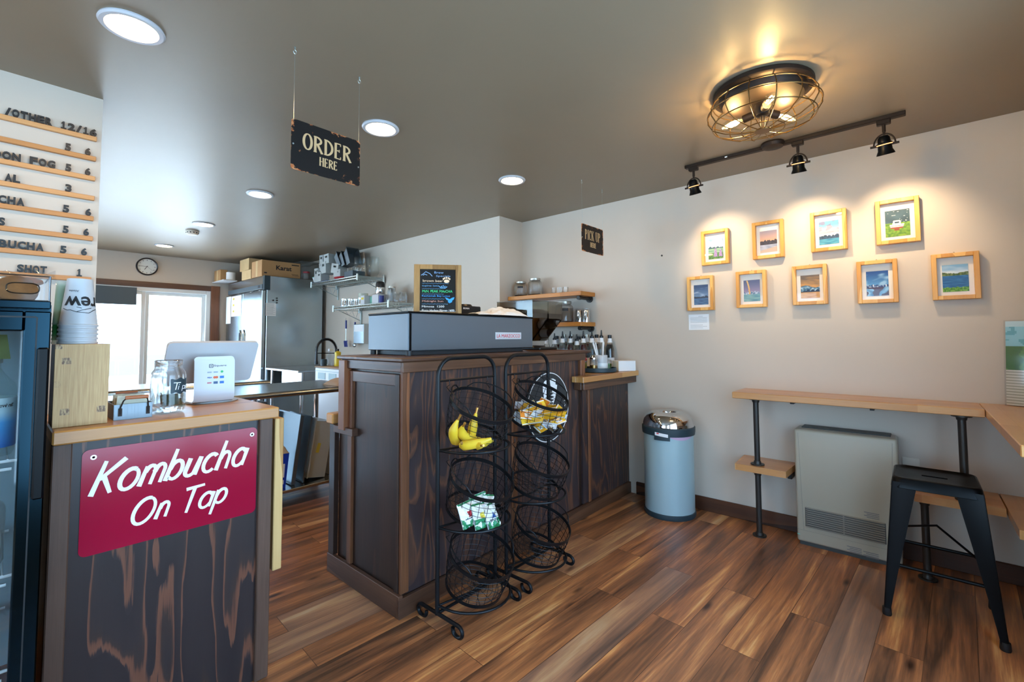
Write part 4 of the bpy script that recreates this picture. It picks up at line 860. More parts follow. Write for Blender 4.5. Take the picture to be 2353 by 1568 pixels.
def chalkboard():
    x0, x1, z0, z1, y = -.1365, .1365, 0., .290, 0.
    r = thing('specials_board', 'wood framed chalkboard of Brew Specials on the espresso machine', 'chalkboard', (1.68, 2.05, 1.4125)); tl = Matrix.Translation((1.68, 2.05, 1.4125)) @ Matrix.Rotation(R(-39.4), 4, 'Z') @ Matrix.Rotation(R(-6), 4, 'X')
    def fr(g, a, b, c, d): return g.obox(tl @ Matrix.Translation(((a+b)/2, y+.010, (c+d)/2)) @ Matrix.Diagonal((b-a, .020, d-c, 1)), .002)
    f = .034; g = G(); fr(g, x0, x0+f, z0, z1); fr(g, x1-f, x1, z0, z1); fr(g, x0+f, x1-f, z1-f*.85, z1); fr(g, x0+f, x1-f, z0, z0+.010); g.build('frame', 'chalkframe', r)
    G().obox(tl @ Matrix.Translation(((x0+x1)/2, y+.010, (z0+z1)/2)) @ Matrix.Diagonal((x1-x0-2*f+.002, .006, z1-z0-.037, 1))).build('board', 'board', r)
    for i, (n, c) in enumerate((('chalk_blue', '#7fa6cf'), ('chalk_cream', '#f0d2ae'), ('chalk_sky', '#5f9bc4'), ('chalk_green', '#3fe08a'), ('chalk_bright_blue', '#2f9be6'), ('chalk_peach', '#d79a86'), ('chalk_white', '#f3f3ee'))): MSET(n, c)
    bx, bw, bz, bh = x0+f, x1-x0-2*f, z0+.010, z1-z0-.039
    P = lambda u, v: tl @ FY(bx+u*bw, y+.0068, bz+v*bh)
    for s, mt, u, v, wd, hh in (('Brew', 'chalk_blue', .40, .905, .26, .052), ('Specials', 'chalk_blue', .45, .815, .40, .055), ('brown bear', 'chalk_cream', .08, .705, .56, .055), ('tupine latte', 'chalk_sky', .06, .585, .48, .05), ('MtN. PEAK MAtCHA', 'chalk_green', .07, .455, .84, .06),
                                ('Kachemak Bay Lotus', 'chalk_bright_blue', .06, .345, .78, .05), ('Midnight Sun', 'chalk_peach', .07, .222, .58, .05), ('Mimosa  1200', 'chalk_white', .06, .105, .62, .046), ('Picnic Harbor Pilsner 1600', 'chalk_white', .06, .012, .90, .050)):
        text(s, mt, r, P(u, v), (wd*bw, hh*bh), 'chalk_lettering', .0005, 0)
    g = G()
    for v, wd in ((.670, .74), (.545, .52), (.418, .60), (.305, .62), (.185, .72)):   # the small chalk lines under each drink are scribbles too small to read
        n = 40; ribbon(g, [(.06*bw+wd*bw*i/n, bh*(v+.010*math.sin(i*2.4)+.004*math.sin(i*5.1))) for i in range(n+1)], .0013, P(0, 0), .0004)
    g.build('chalk_writing', 'chalk_sky', r)
    g = G()
    for st in ([(.03, .86), (.10, .90), (.16, .945), (.23, .92), (.28, .90), (.34, .84)], [(.08, .86), (.14, .885), (.20, .865)]): ribbon(g, [(a*bw, b*bh) for a, b in st], .0035, P(0, 0), .0005)
    g.build('mountain_drawing', 'chalk_blue', r)
    g = G(); g.lathe([(.0005, .0005), (.016, .0005), (.016, 0)], (0, 0, 0), 16, P(.745, .725), sy=.65)
    for i in range(5): a = R(150-30*i); g.lathe([(.0005, .0005), (.004, .0005), (.004, 0)], (0, 0, 0), 10, P(.745, .735) @ Matrix.Translation((.021*math.cos(a), .014*math.sin(a)+.004, 0)), sy=1.6)
    g.build('paw_drawing', 'chalk_cream', r)
    g = G()
    for i in range(5): ribbon(g, [(.65*bw+.004*(i-2), .55*bh), (.65*bw+.011*(i-2), .59*bh+.010-.004*abs(i-2))], [.003, .006], P(0, 0), .0005)
    g.build('leaf_drawing', 'chalk_sky', r)
    g = G(); Q = [(.70, .345), (.76, .33), (.83, .30), (.90, .335), (.965, .35), (.95, .30), (.90, .265), (.90, .235), (.83, .205), (.78, .235), (.79, .27), (.74, .29)]
    g.prism([P(0, 0) @ Vector((a*bw, b*bh, 0)) for a, b in Q], P(0, 0).to_3x3() @ Vector((0, 0, .0005))); g.build('whale_tail_drawing', 'chalk_bright_blue', r)
chalkboard()
r = thing('drip_brewer', 'black coffee brewer labelled BUNN behind the espresso machine', 'coffee maker', (2.37, 2.6, 1.0))
G().box(2.272, 2.475, 2.50, 2.72, 1.002, 1.512, .006).build('housing', 'blackpl', r); text('BUNN', 'paper', r, FY(2.29, 2.4994, 1.486), (.06, .012), 'lettering', .0005, .03)
G().lathe([(.0005, .02), (.06, .018), (.075, .0), (.075, -.002)], (2.39, 2.61, 1.512), 24).build('lid', 'blackpl', r)
def towel(u, v):
    a = u*PI; x = 1.94+.46*u; hh = (.012+.055*max(0, math.sin(PI*min(1, max(0, (u-.35)/.6))))**.8 + .016*math.sin(PI*min(1, u/.5))*(u < .5))
    e = math.sin(PI*v)**.55; y = 2.04+.20*(v-.5)*(.5+.5*math.sin(PI*u)**.4)*1.2
    fo = .5+.5*noise.noise(Vector((u*8+v*3, v*4-u*2, 1.7)))+.12*noise.noise(Vector((u*15, v*7, 4.))); fo = abs(fo-.5)*2
    return (x, y, 1.4135+max(0, hh*.80*e+.030*(fo-.25)*e*math.sin(PI*u)**.5))
solid(G().surf(towel, 80, 36), 'bar_towel', 'towel', 'crumpled white towel on top of the espresso machine', 'towel', None, 80)
def cup_glass(x, y, z, label, rr, h, grp): return solid(G().lathe([(.0005, .002), (rr*.85, .001), (rr*.9, .006), (rr, h), (rr*.94, h), (rr*.84, .008), (.0005, .006)], (x, y, z), 20), 'glass_cup', 'glass', label, 'cup', grp)
# grinder with two hoppers
def grinder():
    r = thing('coffee_grinder', 'black coffee grinder with two big smoky bean hoppers', 'coffee grinder', (2.83, 2.3, 1.0))
    G().box(2.645, 2.862, 2.06, 2.355, 1.1805, 1.200, .006).lathe([(.13, 0), (.12, .010), (.0005, .012)], (2.755, 2.23, 1.2005), 28, sx=.8, sy=.9).build('base', 'blackpl', r)
    G().box(2.66, 3.03, 2.49, 2.62, 1.0005, 1.30, .008).build('body', 'blackpl', r)
    for x0 in (2.655, 2.855):
        x1 = x0+.185; A = [(2.135, 1.555), (2.135, 1.42), (2.30, 1.245), (2.488, 1.245), (2.50, 1.42), (2.50, 1.555)]
        h = G(); t = .003
        for i in range(5):
            (ya, za), (yb, zb) = A[i], A[i+1]; h.prism([(x0, ya, za), (x1, ya, za), (x1, yb, zb), (x0, yb, zb)], (0, (.002 if i in (0, 1) else -.002), .0005))
        for x in (x0, x1-t): h.prism([(x, y, z) for y, z in A], (t, 0, 0))
        hp = h.build('hopper', glassy('smoky_hopper' if 'smoky_hopper' not in MATS else 'smoky_hopper_rear', '#d9d3c9', .04, .50, .04, .18), r)
        B = [(2.141, 1.46), (2.141, 1.424), (2.303, 1.25), (2.482, 1.25), (2.494, 1.424), (2.494, 1.46)]
        G().prism([(x0+.005, y, z) for y, z in B], (.175, 0, 0)).build('beans', 'bean', hp)
        G().box(x0-.003, x1+.003, 2.132, 2.503, 1.553, 1.560, .002).build('lid', 'tubclear', hp)
    G().lathe([(.05, .0), (.052, .02), (.046, .022), (.044, .034)], (2.74, 2.30, 1.2125), 28).build('collar', 'chrome', r)
grinder()
solid(G().box(2.88, 3.49, 2.425, 2.93, .86, 1.0, .003).box(2.0, 2.88, 2.48, 2.93, .862, 1.0, .003), 'back_counter', 'steelx', 'stainless back counter under the wooden wall shelves', 'counter')
# wooden wall shelves on pipe brackets
def wood_shelf(z, label, yp):
    r = thing('wall_shelf', label, 'shelf', (3.37, 2.5, z), 'wooden shelves on pipe brackets')
    G().box(3.26, XW-.004, 2.10, 2.925, z, z+.036, .002).build('board', 'shelfwood', r)
    for y in (yp, 2.80):
        p = G(); p.tube([(XW-.02, y, z-.016), (3.315, y, z-.016)], .0135, 12); p.cyl((3.305, y, z-.016), (3.335, y, z-.016), .018, n=14); p.build('pipe_bracket', 'pipe', r)
        G().cyl((XW-.016, y, z-.016), (XW-.001, y, z-.016), .033, n=20).cyl((XW-.028, y, z-.016), (XW-.016, y, z-.016), .02, n=16).build('flange', 'pipe', r)
wood_shelf(1.630, 'upper wooden wall shelf on a pipe bracket, holding two storage jars', 2.155); wood_shelf(1.368, 'lower wooden wall shelf on a pipe bracket, above the syrup bottles', 2.145)
def clip_jar(x, y, z, rr, h, label, fill=None, fl=.5):
    r = thing('storage_jar', label, 'jar', (x, y, z), 'storage jars on the wooden shelves')
    G().lathe([(.0005, .003), (rr*.9, .002), (rr, .012), (rr, h*.70), (rr*.9, h*.80), (rr*.72, h*.85), (rr*.70, h*.9), (rr*.66, h*.9), (rr*.66, h*.84), (rr*.88, h*.77), (rr*.95, h*.68), (rr*.95, .014), (.0005, .008)], (x, y, z), 26).build('body', 'glass', r)
    G().lathe([(rr*.78, h*.87), (rr*.80, h*.885), (rr*.80, h*.985), (rr*.76, h), (.0005, h)], (x, y, z), 26).build('lid', 'jarlid', r)
    if fill: G().lathe([(.0005, .012), (rr*.93, .014), (rr*.93, h*fl), (.0005, h*fl*1.03)], (x, y, z), 24).build('contents', fill, r)
    if fill != 'gold': G().surf(lambda u, v: (x+(rr+.001)*math.cos(R(190+50*u)), y+(rr+.001)*math.sin(R(190+50*u)), z+h*(.54+.12*v)), 8, 2).build('dark_label', 'ink', r)
    return r
clip_jar(3.34, 2.83, 1.6665, .062, .145, 'squat storage jar at the left end of the upper wooden shelf', 'salt', .12)
clip_jar(3.36, 2.67, 1.6665, .066, .165, 'taller storage jar, second from the left on the upper wooden shelf', 'gold', .08)
clip_jar(3.37, 2.345, 1.4045, .080, .190, 'large jar of pale powder on the lower wooden shelf', 'salt', .66)
for i, y in enumerate((2.43, 2.39, 2.35, 2.31)): cup_glass(3.33+.02*(i % 2), y, 1.6665, ['first small shot glass from the left on the upper wooden shelf', 'second small shot glass from the left on the upper wooden shelf', 'third small shot glass from the left on the upper wooden shelf', 'small shot glass nearest the shelf end on the upper wooden shelf'][i], .020, .055, 'shot glasses on the upper wooden shelf')
for i, (y, rr) in enumerate(((2.226, .032), (2.152, .030))):
    r = thing('spice_canister', ['left of two steel canisters on the lower wooden shelf', 'right of two steel canisters, at the end of the lower wooden shelf'][i], 'canister', (3.43, y, 1.4045), 'steel canisters on the lower wooden shelf')
    G().lathe([(.0005, 0), (rr, 0), (rr, .105), (rr*.9, .112), (.0005, .112)], (3.43, y, 1.4045), 24).build('body', 'chrome', r); G().lathe([(rr*1.04, .108), (rr*1.04, .125), (.0005, .130)], (3.43, y, 1.4045), 24).build('lid', 'clearpl', r)
# syrup bottles
names = ['pour spout', 'black cap']
def syrup(y, x, h, kind, fill, label, rr=.037):
    z = 1.001; r = thing('syrup_bottle', label, 'bottle', (x, y, z), 'syrup bottles on the back counter'); k = h/.30
    G().lathe([(.0005, .003), (rr*.95, .002), (rr, .01), (rr, .168*k), (rr*.92, .188*k), (rr*.58, .226*k), (rr*.47, .245*k), (rr*.44, .266*k), (rr*.40, .266*k), (rr*.42, .243*k), (rr*.53, .222*k), (rr*.86, .184*k), (rr*.93, .165*k), (rr*.93, .012), (.0005, .012)], (x, y, z), 20).build('bottle', 'glass', r)
    if fill: G().lathe([(.0005, .013), (rr*.92, .013), (rr*.92, .166*k), (rr*.58, .212*k), (.0005, .213*k)], (x, y, z), 18).build('syrup', fill, r)
    G().lathe([(rr*.60, .226*k), (rr*.50, .244*k), (rr*.47, .262*k)], (x, y, z), 18).build('neck_label', 'paper', r)
    G().lathe([(rr+.0008, .02*k), (rr+.0008, .10*k)], (x, y, z), 22).build('label', 'paper', r)
    if kind == 0: G().lathe([(rr*.45, .258*k), (rr*.45, .278*k), (rr*.22, .284*k), (rr*.12, .325*k), (.0005, .326*k)], (x, y, z), 14).build('pour_spout', 'blackpl', r)
    else: G().lathe([(rr*.46, .256*k), (rr*.46, .290*k), (.0005, .292*k)], (x, y, z), 16).build('cap', 'blackpl' if kind == 1 else 'jarlid', r)
pos_ = ['leftmost', 'second from the left', 'third from the left', 'fourth from the left', 'fifth from the left', 'sixth from the left', 'seventh from the left', 'eighth from the left', 'ninth from the left', 'tenth from the left', 'fourth from the right', 'third from the right', 'second from the right', 'rightmost']
data = [(2.490, 3.36, .285, 2, None), (2.405, 3.28, .285, 0, None), (2.38, 3.42, .295, 1, 'redsyrup'), (2.318, 3.28, .300, 0, None), (2.30, 3.42, .310, 2, 'redsyrup'), (2.236, 3.28, .300, 0, 'redsyrup'), (2.225, 3.42, .310, 2, 'darksyrup'), (2.170, 3.26, .275, 0, None), (2.150, 3.41, .288, 1, 'redsyrup'), (2.103, 3.29, .300, 0, 'redsyrup'), (2.070, 3.42, .308, 2, 'redsyrup'), (2.020, 3.31, .302, 0, None), (1.975, 3.42, .305, 1, 'darksyrup'), (1.930, 3.33, .305, 0, None)]
for i, (y, x, h, kd, fl) in enumerate(data):
    syrup(y*x/3.30, x, h, kd, fl, '%s syrup bottle with %s%s below the shelf' % (pos_[i], ['a black pour spout', 'a black screw cap', 'a metal cap'][kd], {None: '', 'redsyrup': ', red inside', 'darksyrup': ', dark inside'}[fl]))
syrup(1.935, 3.445, .300, 1, 'darksyrup', 'black capped syrup bottle standing behind the straws, nearest the wall')
# round tray with straws, cups and jar on the pickup counter
TX, TY, TZ = 3.16, 1.885, 1.001
def tray_round():
    r = thing('turntable_tray', 'round dark turntable tray with a low rail on the pickup counter', 'tray', (TX, TY, TZ))
    G().lathe([(.0005, 0), (.13, 0), (.145, .004), (.145, .034), (.142, .034), (.142, .008), (.0005, .008)], (TX, TY, TZ), 44).build('tray', 'slate', r)
tray_round()
r = thing('straw_cup', 'stack-ribbed white paper tub holding straws on the round tray', 'cup', (TX+.02, TY-.02, TZ+.009)); G().lathe([(.0005, .001), (.047, 0), (.049, .004), (.050, .118), (.048, .122), (.0465, .118), (.0455, .006), (.0005, .004)], (TX+.02, TY-.02, TZ+.0085), 30).build('tub', 'white', r)
G().lathe([(.0515, .02), (.0517, .06)], (TX+.02, TY-.02, TZ+.009), 30).build('ribbed_band', 'paper', r)
for i, (a, t) in enumerate(((160, .30), (175, .27), (190, .20), (20, .10), (350, .05), (35, .14))):
    x, y = TX+.02, TY-.02; d = Vector((math.cos(R(a-48))*t*.7, math.sin(R(a-48))*t, 1)).normalized(); p = Vector((x+.010*(i-2.5)*.8, y+.006*(i % 3-1), TZ+.018))
    solid(G().cyl(p, p+d*.215, .0046, n=10), 'paper_straw', 'paper', '%s of the white paper straws standing in the white tub' % ['leftmost', 'second from the left', 'third from the left', 'third from the right', 'second from the right', 'rightmost'][i], 'straw', 'straws in the white tub')
def small_jar(x, y, z, rr, h, name, label, lid, fill, fl, lidh=.3):
    r = thing(name, label, 'jar', (x, y, z)); G().lathe([(.0005, .002), (rr*.95, .001), (rr, .008), (rr, h*.72), (rr*.8, h*.78), (rr*.76, h*.78), (rr*.93, h*.7), (rr*.93, .009), (.0005, .007)], (x, y, z), 24).build('body', 'glass', r)
    if lid: G().lathe([(rr*1.02, h*.74), (rr*1.02, h*.84), (rr*.6, h*.98), (.0005, h)], (x, y, z), 24).build('lid', lid, r)
    G().lathe([(.0005, .009), (rr*.92, .010), (rr*.92, h*fl), (.0005, h*fl)], (x, y, z), 20).build('contents', fill, r)
small_jar(TX-.068, TY-.005, TZ+.0085, .032, .125, 'sugar_shaker', 'glass sugar shaker with a chrome dome lid on the round tray', 'chrome', 'gold', .38)
small_jar(TX+.108, TY-.035, TZ+.0085, .026, .105, 'garnish_jar', 'small glass jar with green sweetener on the round tray', None, 'lime', .5)
small_jar(TX-.08, TY+.08, TZ+.0085, .028, .11, 'honey_bottle', 'small amber bottle half hidden behind the bar end post', 'red', 'yellow', .6)
r = thing('napkin_box', 'white napkin box on the right end of the pickup counter', 'box', (3.365, 1.765, 1.001)); q = Matrix.Translation((3.365, 1.765, 1.043)) @ Matrix.Rotation(R(-30), 4, 'Z')
G().obox(q @ Matrix.Diagonal((.155, .10, .082, 1)), .002).build('box', 'paper', r); G().obox(q @ Matrix.Translation((-.0782, 0, 0)) @ Matrix.Diagonal((.0008, .092, .078, 1))).build('napkins', 'papery', r)

# ------------------------------------------------------------------ wire basket racks
def basket_rack(xc, yr, label):
    r = thing('basket_rack', label, 'basket rack', (xc, yr, 0), 'black wire basket racks'); xl, xr = xc-.187, xc+.187; rr = .0100; zt = 1.178; rad = .085
    pts = [(xl, yr, .045)]+[(xl, yr, z) for z in (.3, .6, .9, zt-rad)]+[(xl+rad-rad*math.cos(R(a)), yr, zt-rad+rad*math.sin(R(a))) for a in range(15, 91, 15)]+[(xr-rad+rad*math.sin(R(a)), yr, zt-rad+rad*math.cos(R(a))) for a in range(0, 90, 15)]+[(xr, yr, z) for z in (zt-rad, .9, .6, .3, .045)]
    G().tube(pts, rr, 10).build('arched_frame', 'black', r)
    for x in (xl, xr):
        S = []
        for s in (-1, 1):
            end = .150; P = []
            for a in range(0, 286, 15): P.append((x, yr+s*(end-.030)+s*.030*math.sin(R(a)), .030+.0*s-.0+.024*math.cos(R(a))-.004+ (.0)))
            S.append(P)
        line = S[0][::-1]+S[1]
        G().tube([(p[0], p[1]-.015, p[2]) for p in line], .0085, 9).build('scroll_foot', 'black', r)
    G().tube([(xl, yr-.004, .052), (xr, yr-.004, .052)], .007, 8).build('bottom_rail', 'black', r)
    G().tube([(xl, yr, 1.075), (xr, yr, 1.075)], .006, 8).build('top_rail', 'black', r)
    for k in range(3):
        zc = .968-.341*k; t = R(25.5-1.5*k); cy = 1.522; RT, RB, D = .155, .136, .150; tb = R(19)
        C = Vector((xc-.012, cy, zc)); B = Vector((xc-.015, cy+.050, zc-.148))
        def top(a, q=RT): return C+Vector((q*math.cos(a), q*math.sin(a)*math.cos(t), q*math.sin(a)*math.sin(t)))
        def bot(a, q=RB): return B+Vector((q*math.cos(a), q*math.sin(a)*math.cos(tb), q*math.sin(a)*math.sin(tb)))
        def ringband(g, fn, q, hgt, nv):
            n = 56; A = [g.b.verts.new(fn(2*PI*i/n, q)) for i in range(n)]; Bv = [g.b.verts.new(fn(2*PI*i/n, q)-nv*hgt) for i in range(n)]; A2 = [g.b.verts.new(fn(2*PI*i/n, q-.004)) for i in range(n)]; B2 = [g.b.verts.new(fn(2*PI*i/n, q-.004)-nv*hgt) for i in range(n)]
            g.bridge(A, Bv); g.bridge(Bv, B2); g.bridge(B2, A2); g.bridge(A2, A)
        NT_ = Vector((0, -math.sin(t), math.cos(t))); NB = Vector((0, -math.sin(tb), math.cos(tb)))
        g = G(); ringband(g, top, RT, .017, NT_); bk = g.build('basket', 'black', r)
        g = G(); ringband(g, bot, RB, .014, NB); g.build('bottom_band', 'black', bk)
        g = G(); n = 24
        for i in range(n):
            a = 2*PI*i/n; p, q = top(a, RT-.002), bot(a+.10, RB-.002); mid = (p+q)/2+ (Vector((math.cos(a), math.sin(a)*math.cos(t), 0))*.006); g.tube([p, mid, q], .0016, 4)
        for j in range(1, 6):
            f = j/6; g.tube([(top(2*PI*i/48, RT-.002)*(1-f)+bot(2*PI*i/48+.10*f, RB-.002)*f)+Vector((math.cos(2*PI*i/48), math.sin(2*PI*i/48), 0))*.006*math.sin(PI*f) for i in range(48)], .0013, 4, True)
        for q in (.03, .06, .09, .115): g.tube([bot(2*PI*i/36, q)-NB*.010 for i in range(36)], .0013, 4, True)
        for i in range(6): a = PI*i/6; g.tube([bot(a, RB-.003)-NB*.010, bot(a+PI, RB-.003)-NB*.010], .0015, 4)
        g.build('wire_mesh', 'black', bk)
        for s in (-1, 1):
            a0, a1 = (R(78) if s > 0 else R(102)), (R(-28) if s > 0 else R(208))
            P = []
            for i in range(13):
                u = i/12; a = a0+(a1-a0)*u; ex = .016*math.sin(PI*u)**.6; P.append(top(a, RT-.004+ (.004 if s > 0 else -.0))*1.0+NT_*(.034*math.sin(PI*u)**.35)+Vector((s*ex*.6, 0, 0)))
            G().tube([top(a0)]+P+[top(a1)], .0032, 7).build('handle', 'black', bk)
            x = xc+s*.125; zt_ = (1.075 if k == 0 else zc+.105); yb_ = cy+RT*math.cos(t)*.62
            G().tube([(x, yr-.007, zt_), (x, yr-.010, zt_-.02), (x+s*.004, yb_+.03, zc+.075), (x+s*.004, yb_+.012, zc+.060), (x, yb_, zc+.052)], .002, 6).build('hook', 'black', bk)
        zh = zc-.205; P = [(xl, yr, zh)]+[(xc+.180*math.cos(R(a)), yr-.02-.200*math.sin(R(a-180)) if False else yr-.02+.190*math.sin(R(a)), zh) for a in range(180, 361, 10)]+[(xr, yr, zh)]
        G().tube(P, .006, 8).build('support_hoop', 'black', r)
        G().tube([(xl, yr, zh), (xc, yr-.03, zh-.002), (xr, yr, zh)], .005, 8).build('cross_bar', 'black', r)
    return r
basket_rack(1.527, 1.632, 'black wire rack of three tilted baskets at left, bananas in its top basket'); basket_rack(1.985, 1.632, 'black wire rack of three tilted baskets at right, snack packets in its top basket')
# bananas
def banana(px, py, pz, yaw, tilt, roll, L, label, bend=.09):
    m = Matrix.Translation((px, py, pz)) @ Matrix.Rotation(R(yaw), 4, 'Z') @ Matrix.Rotation(R(tilt), 4, 'Y') @ Matrix.Rotation(R(roll), 4, 'X')
    r = thing('banana', label, 'banana', (px, py, pz), 'bananas in the top basket'); rad = L/1.9; P, Q = [], []
    for i in range(15):
        u = i/14; a = (u-.5)*1.75; P.append(m @ Vector((rad*math.sin(a), 0, rad*(1-math.cos(a))))); Q.append(.0205*min(1, (.32+2.4*u)) * min(1, .35+2.2*(1-u)) * (1+.05*math.sin(3*u)))
    G().tube(P, Q, 7).build('fruit', 'banana', r, 60)
    d = (P[0]-P[1]).normalized(); G().tube([P[0]-d*.004, P[0]+d*.012, P[0]+d*.026], [.0056, .0048, .0058], 7).build('stem', 'gold', r)
    e = (P[-1]-P[-2]).normalized(); G().tube([P[-1], P[-1]+e*.006], [.0062, .0045], 7).build('tip', 'ink', r)
banana(1.370, 1.452, 0.810, 4, 4, 62, .235, 'lowest banana curving along the front of the left basket')
banana(1.327, 1.510, 0.844, 40, 48, 40, .195, 'banana standing at the left of the top left basket')
banana(1.377, 1.495, 0.840, 14, 30, 62, .205, 'banana in the middle of the bunch in the top left basket')
banana(1.435, 1.510, 0.844, 62, 60, 26, .200, 'banana with its stem pointing up at the right of the bunch')
banana(1.445, 1.468, 0.798, 24, 4, 78, .185, 'banana with its tip showing low at the right of the basket')
# snack packets in the right top basket
rng = random.Random(3)
PAL = ['#e8a91c', '#f0b81e', '#d9822b', '#eef0ea', '#f3f1e6', '#b9cfe2', '#7fae3a', '#7a4424', '#f2c93a']
n_ = 0
def packet_fn(c1, c2, c3):
    def f(u, v):
        if v < .12 or v > .88: return hx(c2)
        if .3 < u < .72 and .3 < v < .7: return hx(c3)
        return hx(c1)
    return f
where = ['bottom layer', 'second layer', 'third layer', 'top layer']
for lay in range(4):
    for i in range(11):
        a = 2*PI*i/11+lay*.4; q = (.105, .112, .118, .10)[lay]*(1 if i % 3 else .5); cx = 1.965+q*math.cos(a); cy = 1.550-.012*lay+q*math.sin(a)*.9; cz = .818+.026*lay+.36*(cy-1.55)*.9+.006*rng.random()
        m = Matrix.Translation((cx, cy, cz)) @ Matrix.Rotation(rng.uniform(0, 6.28), 4, 'Z') @ Matrix.Rotation(R(rng.uniform(15, 62)), 4, 'X') @ Matrix.Rotation(R(rng.uniform(-25, 25)), 4, 'Y') @ Matrix.Translation((-.036, -.024, 0))
        c1, c2, c3 = rng.choice(PAL[:3]+PAL[8:]), rng.choice(PAL[3:6]), rng.choice(PAL)
        o = painted('snack_packet', packet_fn(c1, c2, c3), m, .075, .048, 12, 8, None, 'vgloss', .004, rng.choice(['#e8b020', '#e9eef2', '#f0c030', '#dfe8ee']))
        tag(o, 'yellow and white snack packet in the %s of the heap in the right basket' % where[lay], 'snack packet', 'snack packets in the %s' % where[lay])
# snack pouches in the left middle basket
def pouch_fn(k):
    def f(u, v):
        if v < .10+.05*math.sin(9*u+k) or v > .93: return hx('#1d7a4a')
        if abs(u-.5) < .13 and abs(v-.50) < .10: return hx(['#c0303a', '#e8d34a', '#3d6fc0'][k % 3])
        if v < .40 and noise.noise(Vector((u*5+k, v*5, k))) > .12: return hx('#2c8a5a')
        if abs(u-.5) < .3 and .30 < v < .36: return hx('#44505a')
        return hx('#eef0e6')
    return f
for i, (x, y, z, yw, tl, rl) in enumerate(((1.41, 1.50, .500, -14, 72, 9), (1.455, 1.475, .483, 4, 66, -6), (1.512, 1.465, .468, 14, 62, -12), (1.48, 1.505, .512, -5, 74, 4), (1.535, 1.50, .495, 20, 70, -20))):
    m = Matrix.Translation((x, y, z)) @ Matrix.Rotation(R(yw), 4, 'Z') @ Matrix.Rotation(R(tl), 4, 'X') @ Matrix.Rotation(R(rl), 4, 'Z') @ Matrix.Translation((-.05, -.055, 0))
    o = painted('snack_pouch', pouch_fn(i), m, .10, .115, 24, 26, None, 'vgloss', .006)
    for v in o.data.vertices: q = m.inverted() @ v.co; v.co = m @ Vector((q.x*.92, q.y*.92, q.z+(.012*math.sin(PI*q.x/.10)*math.sin(PI*q.y/.115)+.012*noise.noise(Vector((q.x*42+i, q.y*42, i))))*(1 if q.z > .003 else -1)))
    tag(o, ['white and green snack pouch at the left of the middle basket', 'white and green snack pouch in the front middle of the basket', 'white and green snack pouch at the front right of the middle basket', 'white and green snack pouch behind the others in the middle basket', 'white and green snack pouch at the far right of the middle basket'][i], 'snack pouch', 'snack pouches in the left middle basket')

# ================================================================== seating side: bin, heater, ledges, stool, pictures
def trash_bin(cx, cy):
    r = thing('trash_can', 'pale blue grey round trash can with a chrome dome lid by the picture wall', 'trash can', (cx, cy, 0)); q = .172
    G().lathe([(.0005, .004), (q+.004, .0), (q+.008, .012), (q+.006, .034), (q, .036)], (cx, cy, 0), 48).build('base_ring', 'slate', r)
    G().lathe([(q, .036), (q, .58)], (cx, cy, 0), 56).build('body', 'bincol', r)
    G().lathe([(q+.001, .572), (q+.010, .575), (q+.013, .60), (q+.013, .626), (q+.006, .632)], (cx, cy, 0), 56).build('band', 'slate', r)
    P = [(q+.006, .632), (q+.005, .650), (q-.002, .675), (q-.020, .700), (q-.050, .720), (q-.080, .729), (q-.100, .729), (q-.112, .722), (q-.118, .708), (q-.118, .66)]
    G().lathe(P, (cx, cy, 0), 56).build('dome_lid', 'chrome', r)
    def lin_(u, v): a = R(205+ u*60)+.0; return (cx+(q+.0035)*math.cos(a), cy+(q+.0035)*math.sin(a), .573-.022*math.sin(PI*u)**.7*v)
    G().surf(lin_, 16, 4).build('liner_bag', 'pinkbag', r)
    def hp(u, v): a = R(172+u*34); return (cx+(q+.0145)*math.cos(a), cy+(q+.0145)*math.sin(a), .548+.060*v)
    G().surf(hp, 10, 3).build('latch', 'slate', r)
    def st(u, v): a = R(174+u*28); return (cx+(q+.0155)*math.cos(a), cy+(q+.0155)*math.sin(a), .582-.010*u+.022*v)
    G().surf(st, 10, 3).build('sticker', 'paper', r)
    def sr(u, v): a = R(178+u*5); return (cx+(q+.0160)*math.cos(a), cy+(q+.0160)*math.sin(a), .592+.008*v)
    G().surf(sr, 4, 3).build('sticker_logo', 'redink', r)
M['pinkbag'] = pbr('pink_liner', '#c9a9c4', .5)
trash_bin(3.285, 1.375)

